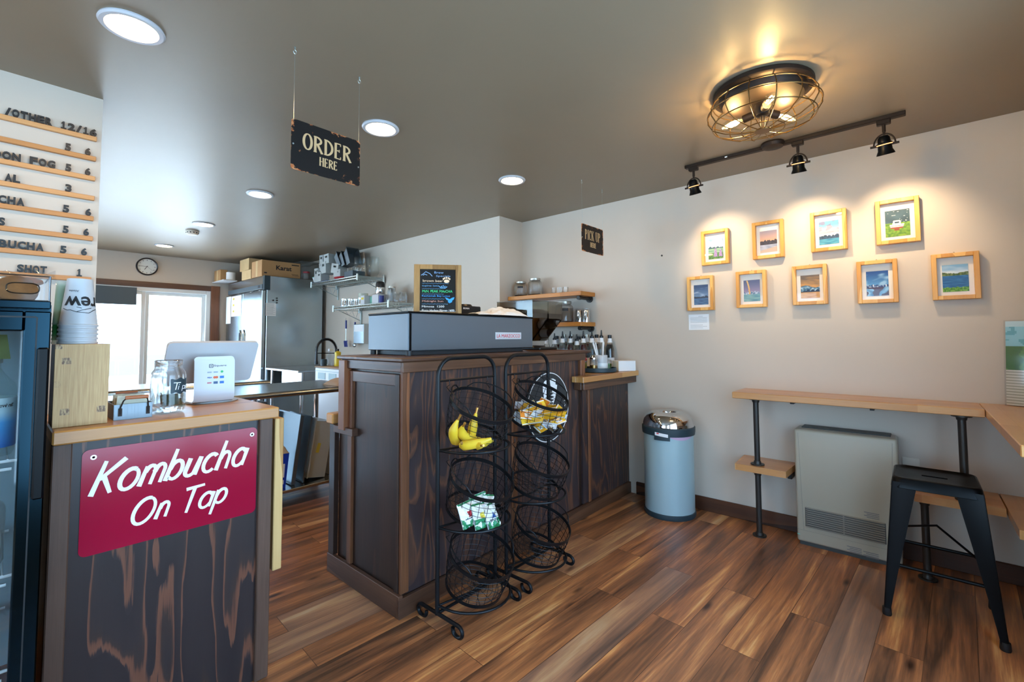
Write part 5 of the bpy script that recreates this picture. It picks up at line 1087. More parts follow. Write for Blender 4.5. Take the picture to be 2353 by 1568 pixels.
M['louvre'] = pbr('grille_louvre', '#8d8c82', .4)
def heater():
    xf, xb, y0, y1, zt = 3.300, 3.470, .090, .582, .700
    r = thing('wall_heater', 'beige direct vent wall heater under the long ledge', 'heater', (3.385, .336, 0))
    G().box(xf, xb, y0, y1, .022, zt, .014, 4).build('casing', 'heater', r)
    G().box(xf+.015, xb-.01, y0+.012, y1-.012, 0, .024).build('plinth', 'heaterdark', r)
    G().box(xf+.075, xb+.005, y0+.03, y1-.03, zt-.004, zt+.006, .002).build('top_vent', 'heaterdark', r)
    g = G()   # joints between the pressed panels
    for (ya, za), (yb, zb) in ((((y0+.004), .092), ((y1-.004), .092)), ((.545, .092), (.560, zt-.022)), ((.130, .092), (.112, zt-.022))): g.tube([(xf+.0004, ya, za), (xf+.0004, yb, zb)], .0013, 5)
    g.build('panel_joint', 'louvre', r)
    G().box(xf-.0015, xf+.01, .150, .540, .112, .238, .008).build('grille_recess', 'heaterdark', r)
    g = G()
    for i in range(10): z = .121+.0122*i; g.obox(Matrix.Translation((xf-.004, .345, z)) @ Matrix.Rotation(R(-25), 4, 'Y') @ Matrix.Diagonal((.009, .374, .0035, 1)))
    g.box(xf-.006, xf-.001, .342, .348, .116, .234); g.build('louvre', 'louvre', r)
    for y, z in ((.215, .272), (.30, .058), (.225, .050)):
        g = G()
        for k in range(4): g.box(xf-.0004, xf+.0002, y-.034, y+.034-.012*(k % 2), z-.009*k, z-.009*k+.0035)
        g.build('caution_print', 'inkgrey', r)
    G().box(xf-.001, xf+.003, .566, .580, .060, .066).build('indicator', 'teal', r)
heater()

# ledges on pipes
def ledge_long():
    r = thing('wall_ledge', 'long butcher block ledge along the picture wall above the heater', 'ledge', (3.35, .33, .87))
    G().box(3.195, XW-.002, -.246, .905, .872, .912, .003).build('top', 'butchery', r)
    for y in (.575, .19): G().box(3.235, XW-.002, y-.010, y+.010, .858, .8715, .001).build('bracket', 'black', r)
ledge_long()
def flange(g, x, y, z, up): s = 1 if up else -1; return g.cyl((x, y, z), (x, y, z+s*.007), .040, n=24).cyl((x, y, z+s*.007), (x, y, z+s*.024), .023, .020, 20)
def pipe_leg(x, y, z0, z1, label):
    r = thing('pipe_leg', label, 'pipe leg', (x, y, z0), 'iron pipe legs under the ledges'); G().cyl((x, y, z0+.002), (x, y, z1-.002), .0165, n=20).build('pipe', 'pipe', r)
    flange(G(), x, y, z0+.0005, True).build('flange', 'pipe', r); flange(G(), x, y, z1-.0005, False).build('flange', 'pipe', r)
pipe_leg(3.275, .785, .448, .8715, 'upper pipe leg between the left end of the long ledge and the small shelf')
pipe_leg(3.275, .785, 0, .4075, 'lower pipe leg under the small shelf left of the heater')
pipe_leg(3.240, -.165, .448, .8715, 'upper pipe leg at the right end of the long ledge behind the stool')
pipe_leg(3.270, -.010, 0, .4075, 'lower pipe leg standing behind the black stool')
def low_shelf(pts, z0, z1, label, mat, br):
    r = thing('low_shelf', label, 'shelf', (pts[0][0], pts[0][1], z0), 'low bag shelves on the pipes'); G().prism([(x, y, z0) for x, y in pts], (0, 0, z1-z0)).build('board', mat, r)
    if br: G().box(3.40, XW-.002, br-.012, br+.012, z0-.05, z0-.0005, .001).build('bracket', 'black', r)
low_shelf([(3.215, .905), (3.215, .615), (XW-.003, .60), (XW-.003, .92)], .408, .4475, 'small low wooden shelf left of the heater', 'butchery', .63)
low_shelf([(3.205, .030), (3.205, -.300), (XW-.003, -.300), (XW-.003, .030)], .408, .4475, 'low wooden shelf behind the black stool', 'butchery', None)
low_shelf([(2.90, -.306), (3.20, -.306), (XW-.003, -.306), (XW-.003, YF+.003), (2.90, YF+.003)], .408, .4475, 'low wooden shelf along the front wall at the right edge', 'butcherx', None)
r = thing('side_ledge', 'wide butcher block ledge on the front wall at the right edge of view', 'ledge', (2.87, -.4, .87)); G().box(2.235, XW-.004, YF+.002, -.248, .872, .912, .003).build('top', 'butcherx', r)
G().box(2.6, 2.62, YF+.002, -.33, .858, .8715).build('bracket', 'black', r)
# poster in an acrylic stand
def poster_fn(u, v):
    if v > .93: return hx('#cfe9ee')
    if v > .70: return hx('#9fdbe8') if noise.noise(Vector((u*6, v*16, 1))) < .18 else hx('#6fb6c8')
    if v > .42: 
        n = noise.noise(Vector((u*5, v*7, 4))); return hx('#4f7a3f') if n > 0 else (hx('#6c9a4b') if n > -.25 else hx('#8fa9b0'))
    if u < .62 - .3*max(0, v-.3): return hx('#b8b4a0') if int(v*60) % 2 else hx('#e7e0cf')
    return hx('#7fa05a') if noise.noise(Vector((u*7, v*9, 2))) > .05 else hx('#a9c4b0')
r = thing('trail_map', 'printed area map in a clear acrylic stand on the ledge corner', 'map', (3.42, -.40, .9125)); m = Matrix.Translation((3.455, -.345, .916)) @ Matrix.Rotation(R(-118), 4, 'Z') @ Matrix.Rotation(PI/2-R(4), 4, 'X')
painted('print', poster_fn, m, .28, .43, 40, 60, r); G().obox(m @ Matrix.Translation((.14, .216, .004)) @ Matrix.Diagonal((.29, .440, .002, 1))).obox(m @ Matrix.Translation((.14, -.0015, -.03)) @ Matrix.Diagonal((.29, .003, .07, 1))).build('acrylic_stand', 'clearpl', r)

# black metal stool
def stool(cx, cy):
    r = thing('bar_stool', 'black metal bar stool with four splayed legs in front of the ledge', 'stool', (cx, cy, 0)); h = .147; zt = .620; rad = .035
    def rr_(s, z, n=6): return [(cx+sx*(s-rad)+rad*math.cos(R(a+90*i/(n-1))), cy+sy*(s-rad)+rad*math.sin(R(a+90*i/(n-1))), z) for sx, sy, a in ((1, 1, 0), (-1, 1, 90), (-1, -1, 180), (1, -1, 270)) for i in range(n)]
    g = G(); L = [(h-.045, zt-.009), (h-.020, zt-.006), (h-.008, zt), (h-.002, zt-.002), (h+.002, zt-.008), (h+.008, zt-.045), (h+.007, zt-.047), (h-.004, zt-.012)]
    rings = [[g.b.verts.new(p) for p in rr_(s, z)] for s, z in L]
    for A, B in zip(rings, rings[1:]): g.bridge(A, B)
    # centre of the seat with a hand slot
    n = len(rings[0]); sl = []
    for i in range(n):
        p = rings[0][i].co; a = math.atan2(p.y-cy, p.x-cx); sl.append(g.b.verts.new((cx+.011*max(-1, min(1, 1.6*math.cos(a))), cy+.045*max(-1, min(1, 1.25*math.sin(a))), zt-.009)))
    g.bridge(sl, rings[0]); sl2 = [g.b.verts.new((v.co.x, v.co.y, zt-.022)) for v in sl]; g.bridge(sl2, sl); g.build('seat', 'blacksat', r)
    g = G(); g.box(cx-.02, cx+.02, cy-.055, cy+.055, zt-.030, zt-.023); g.build('slot_shade', 'gasket', r) if False else g.b.free()
    ft = .197; z1 = zt-.020
    for sx in (-1, 1):
        for sy in (-1, 1):
            # folded V-section leg, wider at the top
            T = Vector((cx+sx*(h+.004), cy+sy*(h+.004), z1)); F = Vector((cx+sx*ft, cy+sy*ft, .016)); g = G(); n = 8; secs = []
            for i in range(n+1):
                u = i/n; p = T*(1-u)+F*u; wd = .066*(1-u)**1.1+.024; t = .004; k = .010
                sec = [(0, -wd), (-t, -wd), (-t, -wd+.0), ( -t, -k), (-k, -t), (-wd, -t), (-wd, 0), (-k*.6, 0), (-k*.15, -k*.15), (0, -k*.6)]
                secs.append([g.b.verts.new(p+Vector((sx*a, sy*b, 0))) for a, b in sec])
            for A, B in zip(secs, secs[1:]): g.bridge(A, B)
            g.b.faces.new(secs[0]); g.b.faces.new(secs[-1][::-1]); lg = g.build('leg', 'blacksat', r, 40)
            G().lathe([(.0005, .0), (.016, .0), (.018, .006), (.016, .034), (.0005, .036)], (F.x-sx*.012, F.y-sy*.012, 0), 16).build('rubber_foot', 'hose', lg)
    zr = .20; u = (z1-zr)/(z1-.016); s = (h+.004)*(1-u)+ft*u-.012
    for a, b in (((-1, -1), (-1, 1)), ((1, -1), (1, 1)), ((-1, -1), (1, -1)), ((-1, 1), (1, 1))):
        g = G(); z = zr+(.03 if a[0] == b[0] else 0); g.tube([(cx+a[0]*s, cy+a[1]*s, z), (cx+b[0]*s, cy+b[1]*s, z)], .0075, 10); g.build('rung', 'blacksat', r)
    G().tube([(cx-s*.9, cy-s*.9, zr+.10), (cx, cy, zr+.19), (cx+s*.9, cy+s*.9, zr+.10)], .005, 8).build('brace', 'blacksat', r)
stool(2.925, -.048)

# ------------------------------------------------------------------ pictures
def ns(x, y, s=0.): return noise.noise(Vector((x, y, s)))
def ridge(u, k, a, f): return a*(abs(ns(u*f, k))*1.3+.35*ns(u*f*3, k+5))
def pic_lupine(u, v):
    if v > .55+ridge(u, 1, .12, 4): return mixc(hx('#d8e6ea'), hx('#8fb3c8'), (v-.6)*2.5+ns(u*4, v*5)*.6)
    if v > .52: return hx('#3d5f6d')
    for cx, b, h in ((.48, .12, .55), (.82, .12, .36)):
        t = (v-b)/h
        if 0 < t < 1 and abs(u-cx) < .11*(1-t)+.02: return mixc(hx('#7a5f9c'), hx('#c9aed6'), .5+ns(u*30, v*30))
    if v > .30: return mixc(hx('#6f9b86'), hx('#9dbf9a'), .5+ns(u*4, v*16))
    return mixc(hx('#2f5f36'), hx('#7aa05c'), .5+ns(u*14, v*14))
def pic_dusk(u, v):
    if v > .52+ridge(u, 2, .10, 5): return mixc(hx('#d9a283'), hx('#9a8f9b'), (v-.55)*2.4)
    if v > .36: return mixc(hx('#2d2a33'), hx('#4a3f42'), ns(u*9, v*9)+.4)
    if v < .10+.14*u: return hx('#b8a493')
    return mixc(hx('#8d95a8'), hx('#b6bccb'), .5+ns(u*3, v*16))
def pic_pink(u, v):
    if v > .46+.06*ns(u*5, 3):
        if ns(u*3, v*9, 7) > .12 and v > .50: return hx('#dfa3b4') if v < .8 else hx('#7f86a8')
        if math.hypot(u-.45, v-.68) < .03: return hx('#f3ecd8')
        return mixc(hx('#e9bcc2'), hx('#6fb3d0'), (v-.45)*2.6)
    if v > .36+ridge(u, 4, .10, 5): return mixc(hx('#f0e6ea'), hx('#a9b4cc'), ns(u*12, v*20)+.5)
    if v > .24: return mixc(hx('#1f3347'), hx('#3c5a73'), ns(u*9, v*12)+.5)
    return mixc(hx('#2f7f9f'), hx('#58aabf'), .5+ns(u*3, v*18))
def pic_boat(u, v):
    if .30 < v < .62 and abs(u-.47) < .30*(1-abs(v-.44)/.42)**.6*(1 if v < .47 else .62):
        if v < .30+.05: return hx('#9c4a34')
        if v > .50 and .38 < u < .56 and v < .56: return hx('#2f4a5a')
        return hx('#cf7f63') if .38 < v < .41 else hx('#e9ece8')
    if .22 < v < .34 and abs(u-.47) < .10: return hx('#8c4230')
    if v > .52: return hx('#c4d0d0') if ns(u*9+v*5, v*34, 3) > .50 else mixc(hx('#2f4a55'), hx('#41606b'), .5+ns(u*3, v*3))
    return mixc(hx('#4f7f2c'), hx('#86ab35'), .5+ns(u*9, v*14))
def pic_night(u, v):
    if v > .40+ridge(u, 8, .06, 4):
        return mixc(mixc(hx('#6f8fb0'), hx('#2f4a73'), (v-.4)*2), hx('#aebfd6'), (ns(u*2.5, v*11, 1)-.05)*1.6 if v < .85 else 0)
    if v > .33: return hx('#1d2d42')
    return mixc(hx('#2d4f78'), hx('#4f7aa0'), .5+ns(u*3, v*20))
def pic_rainbow(u, v):
    if .33 < v < .98 and abs(u-(.36-.35*(v-.33)**2)) < .045: return mixc(hx('#e0a35c'), hx('#d9b77a'), v)
    if v > .42+ridge(u, 11, .10, 5): return mixc(hx('#9a8fae'), hx('#566285'), (v-.42)*2)
    if v > .34: return mixc(hx('#d5dcea'), hx('#4f6f8f'), .5+ns(u*9, v*12))
    return mixc(hx('#5d8f9f'), hx('#8db7b4'), .5+ns(u*2, v*16))
def pic_surf(u, v):
    if v > .50+.05*math.sin(6*u): return mixc(hx('#d09a5c'), hx('#6f6258'), (v-.5)*2.2+.6*ns(u*3, v*14))
    if v > .30+ridge(u, 14, .10, 4): return mixc(hx('#2f5f80'), hx('#b8d2dc'), .4+ns(u*7, v*12)*1.2)
    if v > .26: return hx('#1f3550')
    return mixc(hx('#c08a4f'), hx('#dcae72'), .5+ns(u*3, v*18))
def pic_bay(u, v):
    if v > .42+ridge(u, 17, .05, 5):
        return mixc(mixc(hx('#5f9fd0'), hx('#23508f'), (v-.42)*1.9), hx('#9cc6e2'), (ns(u*2.4-v*2.6, v*6, 9)-.02)*2.2)
    if v > .36: return mixc(hx('#23457a'), hx('#e6eef4'), .3+ns(u*14, v*10, 2)*1.4)
    return hx('#4a3a52') if ns(u*3, v*5, 12) > -.02 else mixc(hx('#3f78ae'), hx('#8fc0dd'), .5+ns(u*5, v*9))
def pic_lake(u, v):
    if v < .16+.05*ns(u*8, 2): return mixc(hx('#3f7f2c'), hx('#8fbf4f'), .5+ns(u*16, v*16))
    if v < .60: return mixc(hx('#275f96'), hx('#3f7fb4'), .5+ns(u*4, v*20))
    if v < .66+.12*abs(u-.5)+ridge(u, 21, .06, 5): return mixc(hx('#3f5a35'), hx('#7f8f55'), .5+ns(u*12, v*12))
    return mixc(hx('#dfe9ef'), hx('#7fb0d4'), (v-.65)*3+ns(u*3, v*9)*.5)
def frame_pic(yc, z0, fn, label, w=.190, h=.255):
    r = thing('framed_painting', label, 'picture', (XW-.02, yc, z0), 'pine framed paintings on the wall'); x0, x1 = XW-.043, XW-.001; f = .022; y0, y1, z1 = yc-w/2, yc+w/2, z0+h
    g = G()
    for a in ((y0, y0+f, z0, z1), (y1-f, y1, z0, z1), (y0+f, y1-f, z0, z0+f), (y0+f, y1-f, z1-f, z1)): g.box(x0, x1, a[0], a[1], a[2], a[3], .002)
    g.build('frame', 'frame', r)
    G().box(x1-.012, x1-.004, y0+f, y1-f, z0+f, z1-f).build('mat_board', 'matb', r)
    pw, ph = w-2*f-.042, h-2*f-.062; m = FX(x1-.0135, yc+pw/2, z0+f+.022)
    painted('painting', fn, m, pw, ph, 44, 54, r, 'vcol', .0008)
    G().box(x0+.006, x0+.008, y0+f, y1-f, z0+f, z1-f).build('glazing', 'picglass', r)
    G().tube([(XW-.006, yc-.006, z1), (XW-.006, yc, z1+.010), (XW-.006, yc+.006, z1)], .0012, 5).build('hanger', 'brass', r)
M['picglass'] = glassy('picture_glass', '#ffffff', .012, .25, .02)
frame_pic(1.071, 1.800, pic_lupine, 'framed painting of lupines before mountains, upper row left end')
frame_pic(.725, 1.805, pic_dusk, 'framed painting of a dusky beach and dark hills, second in the upper row')
frame_pic(.383, 1.812, pic_pink, 'framed painting of a pink cloud sunset over snowy mountains')
frame_pic(.050, 1.812, pic_boat, 'framed painting of a white fishing boat on green grass', .197, .262)
frame_pic(1.184, 1.468, pic_night, 'framed painting of a dark blue bay, lower row left end above the paper note')
frame_pic(.838, 1.474, pic_rainbow, 'framed painting with an orange light column over a grey bay')
frame_pic(.494, 1.476, pic_surf, 'framed painting of an orange sky over breaking surf')
frame_pic(.154, 1.468, pic_bay, 'framed painting of bright blue sky over tidal flats')
frame_pic(-.181, 1.470, pic_lake, 'framed painting of a blue lake with green shore, rightmost on the wall')
r = thing('paper_note', 'white paper note taped to the wall below the lower left picture', 'note', (XW, 1.21, 1.325)); G().box(XW-.0018, XW-.0006, 1.135, 1.285, 1.325, 1.441).build('sheet', 'paper', r)
g = G()
for i in range(9):
    if i != 5: g.box(XW-.0022, XW-.0017, 1.150+.03*(i in (0, 6, 8)), 1.272-(.06 if i in (0,) else 0), 1.425-.0108*i, 1.4265-.0108*i)
g.build('printed_lines', 'inkgrey', r)
solid(G().cyl((XW-.004, 1.486, 1.921), (XW+.001, 1.486, 1.921), .007, n=12), 'wall_plug', 'ink', 'small black plug in the wall between the pickup sign and the pictures', 'wall plug')
r = thing('wall_outlet', 'beige wall outlet beside the heater behind the stool', 'outlet', (XW, .03, .55)); G().box(XW-.006, XW-.001, .0, .078, .530, .575, .002).build('plate', 'cream', r)

# ================================================================== the kitchen
# clock
def clock():
    cx, cz, y = 1.345, 2.268, YB; r = thing('wall_clock', 'round wall clock with a dark rim above the sliding door', 'clock', (cx, y, cz)); q = .118
    G().lathe([(q-.012, 0.0), (q-.014, .022), (q-.004, .030), (q+.003, .020), (q+.003, .0)], (0, 0, 0), 44, FY(cx, y-.001, cz)).build('rim', 'blackwood', r)
    G().lathe([(.0005, .010), (q-.012, .010)], (0, 0, 0), 44, FY(cx, y-.001, cz)).build('dial', 'clock', r); g = G(); m = FY(cx, y-.0115, cz)
    for i in range(12): a = PI*i/6; ribbon(g, [(.080*math.cos(a), .080*math.sin(a)), (.094*math.cos(a), .094*math.sin(a))], .007, m, .0008)
    g.build('hour_mark', 'inkgrey', r)
    for a, l, wd in ((R(239), .052, .006), (R(178), .085, .004), (R(-40), .085, .0015)):
        g = G(); ribbon(g, [(-.012*math.cos(a), -.012*math.sin(a)), (l*math.cos(a), l*math.sin(a))], wd, FY(cx, y-.013, cz), .001); g.build('hand', 'ink', r)
clock()
solid(G().box(.30, 1.24, YB-.045, YB-.028, 1.735, 1.968, .002), 'hanging_screen', 'panelblue', 'dark blue grey panel hanging at the top left of the sliding door', 'screen')
# steel fridge
FX0, FX1, FY0, FY1, FZ = 2.325, 3.10, 6.36, 7.76, 2.105
def fridge():
    r = thing('steel_fridge', 'tall two-door stainless steel fridge at the back of the kitchen', 'refrigerator', (2.7, 7.05, 0))
    for x in (FX0+.08, FX1-.08):
        for y in (FY0+.08, FY1-.08): G().cyl((x, y, 0), (x, y, .13), .025, n=14).build('foot', 'chrome', r)
    G().box(FX0+.02, FX1, FY0, FY1, .13, FZ, .004).build('cabinet', 'fridge', r)
    G().box(FX0-.012, FX0+.019, FY0+.001, FY1-.001, 1.925, FZ-.002, .004).build('header', 'steel', r)
    G().box(FX0-.014, FX0+.060, FY0-.004, FY0+.055, 1.915, FZ+.001, .003).build('header_end_cap', 'slate', r)
    G().box(FX0-.020, FX0-.010, FY0+.06, FY1-.02, 1.935, 1.995, .003).build('header_grille', 'panelblue', r)
    G().box(FX0-.0215, FX0-.0195, FY0+.12, FY0+.20, 1.95, 1.985).build('controller', 'ink', r)
    ym = (FY0+FY1)/2
    for ya, yb, hy in ((FY0+.012, ym-.004, ym-.07), (ym+.004, FY1-.012, ym+.07)):
        d = G().box(FX0-.035, FX0+.014, ya, yb, .28, 1.912, .006).build('door', 'fridge', r)
        G().prism([(FX0-.036, hy-.028, 1.17), (FX0-.036, hy+.028, 1.17), (FX0-.036, hy+.034, 1.34), (FX0-.036, hy, 1.40), (FX0-.036, hy-.034, 1.34)], (-.012, 0, 0)).build('handle', 'chrome', d)
        G().prism([(FX0-.0485, hy-.014, 1.19), (FX0-.0485, hy+.014, 1.19), (FX0-.0485, hy+.014, 1.33), (FX0-.0485, hy, 1.36), (FX0-.0485, hy-.014, 1.33)], (-.004, 0, 0)).build('handle_recess', 'ink', d)
    g = G()
    for y in (FY0+.10, FY0+.42, FY0+.9): g.box(FX0-.030, FX0+.012, y, y+.05, 1.913, 1.922, .002)
    g.build('hinge', 'chrome', r)
fridge()
def note(name, label, a, lines=0, grp='papers on the fridge', mat='paper'):
    r = thing(name, label, 'paper', (a[0], a[2], a[4]), grp); G().box(*a).build('sheet', mat, r)
    return r
note('paper_sheet', 'long paper sheet at the left of the fridge doors', (FX0-.0375, FX0-.0355, 7.55, 7.75, 1.50, 1.90))
p = note('paper_sheet', 'paper with yellow drawings on the left fridge door', (FX0-.0375, FX0-.0355, 7.12, 7.53, 1.60, 1.895)); g = G()
for i in range(3): g.box(FX0-.0382, FX0-.0374, 7.40, 7.46, 1.84-.09*i, 1.87-.09*i)
g.build('yellow_mark', 'yellow', p)
p = note('paper_list', 'handwritten list stuck on the side of the fridge', (2.335, 2.462, FY0-.002, FY0-.0004, 1.575, 1.745)); g = G()
for i in range(12): g.box(2.345, 2.44+.014*math.sin(i*3), FY0-.0026, FY0-.0018, 1.733-.0125*i, 1.7355-.0125*i)
g.build('handwriting', 'inkgrey', p)
for i, (x, z) in enumerate(((2.425, 1.783), (2.470, 1.813), (2.472, 1.783), (2.470, 1.752))): solid(G().cyl((x, FY0-.010, z), (x, FY0-.0003, z), .010, n=14), 'fridge_magnet', 'ink', ['dark round magnet farthest left on the fridge side', 'dark round magnet at the top of the group on the fridge side', 'dark round magnet in the centre of the group on the fridge side', 'dark round magnet at the bottom of the group on the fridge side'][i], 'magnet', 'round magnets on the fridge side')
def carton(x0, x1, y0, y1, z0, z1, label, mat='card', name='cardboard_box'):
    r = thing(name, label, 'box', ((x0+x1)/2, (y0+y1)/2, z0), 'boxes on top of the fridge'); G().box(x0, x1, y0, y1, z0, z1, .003).build('carton', mat, r); G().box(x0-.0006, x0+.002, (y0+y1)/2-.03, (y0+y1)/2+.03, z0+.002, z1-.002).build('tape', 'cardl', r); return r
c = carton(2.305, 2.810, 6.44, 6.80, FZ+.001, 2.325, 'long brown cardboard box printed Karat on top of the fridge')
text('Karat', 'ink', c, FY(2.485, 6.4394, 2.205), (.205, .062), 'lettering', .0005, .028)
g = G(); g.box(2.69, 2.79, 6.4392, 6.4402, 2.285, 2.298); g.box(2.69, 2.78, 6.4392, 6.4402, 2.16, 2.165); g.box(2.70, 2.79, 6.4392, 6.4402, 2.145, 2.150); g.box(2.335, 2.37, 6.4392, 6.4402, 2.145, 2.162); g.build('small_print', 'ink', c)
carton(2.305, 2.70, 6.83, 7.18, FZ+.001, 2.235, 'lower brown box behind the Karat box on the fridge', 'cardl')
carton(2.300, 2.70, 6.90, 7.25, 2.237, 2.400, 'upper tan box stacked behind the Karat box on the fridge', 'cardl')
r = thing('storage_tub', 'tall clear tub at the back right on top of the fridge', 'tub', (2.95, 6.6, FZ)); G().box(2.83, 3.09, 6.45, 6.80, FZ+.002, 2.36, .02).build('tub', 'tubclear', r); G().box(2.82, 3.10, 6.44, 6.81, 2.36, 2.372, .004).build('lid', 'tubclear', r)
r = thing('red_lid_jar', 'dark jar with a red lid beside the Karat box on the fridge', 'jar', (2.87, 6.41, FZ)); G().cyl((2.88, 6.405, FZ+.001), (2.88, 6.405, 2.195), .042, n=20).build('body', 'tubclear', r); G().cyl((2.88, 6.405, 2.195), (2.88, 6.405, 2.215), .045, n=20).build('lid', 'red', r)
# small shelf left of the fridge top
r = thing('corner_shelf', 'small white shelf on the back wall beside the fridge top', 'shelf', (2.25, 7.7, 2.1)); G().box(2.12, 2.30, 7.33, YB-.002, 2.108, 2.124, .003).build('board', 'white', r)
carton(2.135, 2.225, 7.52, 7.80, 2.1245, 2.285, 'small tan carton on the little white shelf beside the fridge')
solid(G().lathe([(.03, 0), (.055, 0), (.058, .004), (.058, .11), (.055, .114), (.03, .114)], (2.24, 7.42, 2.1245), 26), 'paper_roll', 'paper', 'white paper roll on the little shelf beside the fridge', 'paper roll')
# wire wall shelves
def wire_shelf(y0, y1, z, label, ups):
    x0, x1 = 2.780, 3.135; r = thing('wire_shelf', label, 'shelf', (x1, (y0+y1)/2, z), 'chrome wire wall shelves'); g = G()
    for x in (x0, x1): g.tube([(x, y0, z), (x, y1, z)], .005, 6).tube([(x, y0, z-.030), (x, y1, z-.030)], .005, 6)
    for y in (y0, y1): g.tube([(x0, y, z), (x1, y, z)], .005, 6).tube([(x0, y, z-.030), (x1, y, z-.030)], .005, 6)
    n = int((y1-y0)/.026)
    for i in range(n+1): y = y0+(y1-y0)*i/n; g.tube([(x0, y, z+.002), (x1, y, z+.002)], .0026, 4)
    for x in (x0, (x0+x1)/2, x1): 
        P = []; k = int((y1-y0)/.024)
        for i in range(k+1): P.append((x, y0+(y1-y0)*i/k, z-.002-(.026 if i % 2 else 0)))
        g.tube(P, .0032, 4)
    for y in (y0+(y1-y0)/3, y0+(y1-y0)*2/3): g.tube([(x0, y, z-.028), (x1, y, z-.028)], .0035, 6)
    g.build('wire_deck', 'wire', r)
    for x, y in ((x0, y0), (x0, y1), (x1, y0), (x1, y1)): G().cyl((x, y, z-.055), (x, y, z+.022), .0125, n=14).build('corner_sleeve', 'wire', r)
    for y in (y0+.02, y1-.02):
        G().box(XK-.020, XK-.001, y-.010, y+.010, z-.20, z+.05, .002).build('upright', 'wire', r)
        g = G(); g.tube([(XK-.015, y, z-.16), (x0+.06, y, z-.035)], .0042, 6); P = [(x0+.06+(x1-x0-.08)*i/6, y, (z-.035-.122*i/6) if i % 2 else z-.034) for i in range(7)]; g.tube(P, .0028, 5); g.build('bracket', 'wire', r)
wire_shelf(4.86, 6.03, 2.008, 'upper chrome wire shelf crowded with bins and two big jars', 2); wire_shelf(4.22, 5.42, 1.660, 'lower chrome wire shelf holding steel cups and a blender base', 2)
Z1 = 2.012
def lidded(x, y, z, w, d, h, label, mat, lid, cat='container', name='food_container', grp='containers on the upper wire shelf', ang=0.):
    r = thing(name, label, cat, (x, y, z), grp); m = Matrix.Translation((x, y, z)) @ Matrix.Rotation(R(ang), 4, 'Z'); t = .004
    P = lambda s, zz: [m @ Vector((sx*w/2*s, sy*d/2*s, zz)) for sx, sy in ((-1, -1), (1, -1), (1, 1), (-1, 1))]
    g = G(); A = [[g.b.verts.new(p) for p in P(s, zz)] for s, zz in ((.80, .001), (1, h), (.96, h), (.77, .006))]
    for a, b in zip(A, A[1:]): g.bridge(a, b)
    g.b.faces.new(A[0][::-1]); g.b.faces.new(A[-1]); g.build('tub', mat, r)
    if lid: G().obox(m @ Matrix.Translation((0, 0, h+.004)) @ Matrix.Diagonal((w*1.06, d*1.06, .008, 1)), .002).build('lid', lid, r)
lidded(2.86, 5.93, Z1+.012, .15, .17, .062, 'teal topped container at the left end of the upper wire shelf', 'white', 'teal')
solid(G().box(2.79, 2.99, 5.62, 6.02, Z1, Z1+.010, .003), 'blue_tray', 'blue', 'flat blue tray under the containers at the left of the upper wire shelf', 'tray')
solid(G().lathe([(.0005, 0), (.085, 0), (.11, .03), (.108, .034), (.08, .006), (.0005, .005)], (2.90, 5.40, Z1), 30, sy=1.3), 'red_platter', 'red', 'red oval platter on the upper wire shelf', 'platter')
def bin_(x, y, z, w, d, h, rx, ry, rz, label):
    """white bin with a square hand hole, tipped on its side"""
    r = thing('white_bin', label, 'bin', (x, y, z), 'white bins piled on the upper wire shelf'); m = Matrix.Translation((x, y, z)) @ Matrix.Rotation(R(rz), 4, 'Z') @ Matrix.Rotation(R(ry), 4, 'Y') @ Matrix.Rotation(R(rx), 4, 'X'); t = .004; g = G()
    def b(cx, cy, cz, sx, sy, sz): g.obox(m @ Matrix.Translation((cx, cy, cz)) @ Matrix.Diagonal((sx, sy, sz, 1)))
    b(0, d/2, 0, w, t, h); b(0, -d/2, 0, w, t, h); b(0, 0, -h/2, w, d, t); b(w/2, 0, 0, t, d, h)
    # the front face has a hole
    hw = .32
    b(-w/2, 0, h*.40, t, d, h*.20); b(-w/2, 0, -h*.20, t, d, h*.60); b(-w/2, d*.35, h*.2, t, d*.30, h*.30); b(-w/2, -d*.35, h*.2, t, d*.30, h*.30); g.build('bin', 'binwhite', r)
M['binwhite'] = pbr('milky_white_plastic', '#aeb5b3', .4)
for i, (x, y, z, w, d, h, rx, ry, rz) in enumerate(((2.93, 5.90, 2.315, .17, .09, .13, 0, 0, 4), (2.88, 5.83, 2.215, .14, .09, .11, 8, 0, 8), (2.87, 5.67, 2.300, .15, .10, .12, -6, 0, 10), (2.86, 5.72, 2.190, .15, .11, .15, -4, 0, 6), (2.84, 5.90, 2.105, .12, .10, .18, 0, 0, 0), (2.83, 5.80, 2.075, .12, .08, .12, 0, 0, 6), (2.90, 5.50, 2.160, .15, .14, .12, 10, 0, 8), (2.91, 5.44, 2.090, .16, .17, .10, 0, 0, 0))):
    bin_(x, y, z+.004, w, d, h, rx, ry, rz, 'white plastic bin, %s' % ['highest of the pile on the left of the wire shelf', 'tilted second from the top at the left of the pile', 'with a square hole, right of the highest one', 'with a square hole in the middle of the pile', 'tall and narrow behind the teal container', 'low with a square hole at the front of the pile', 'under the tipped steel pans', 'lowest behind the red platter'][i])
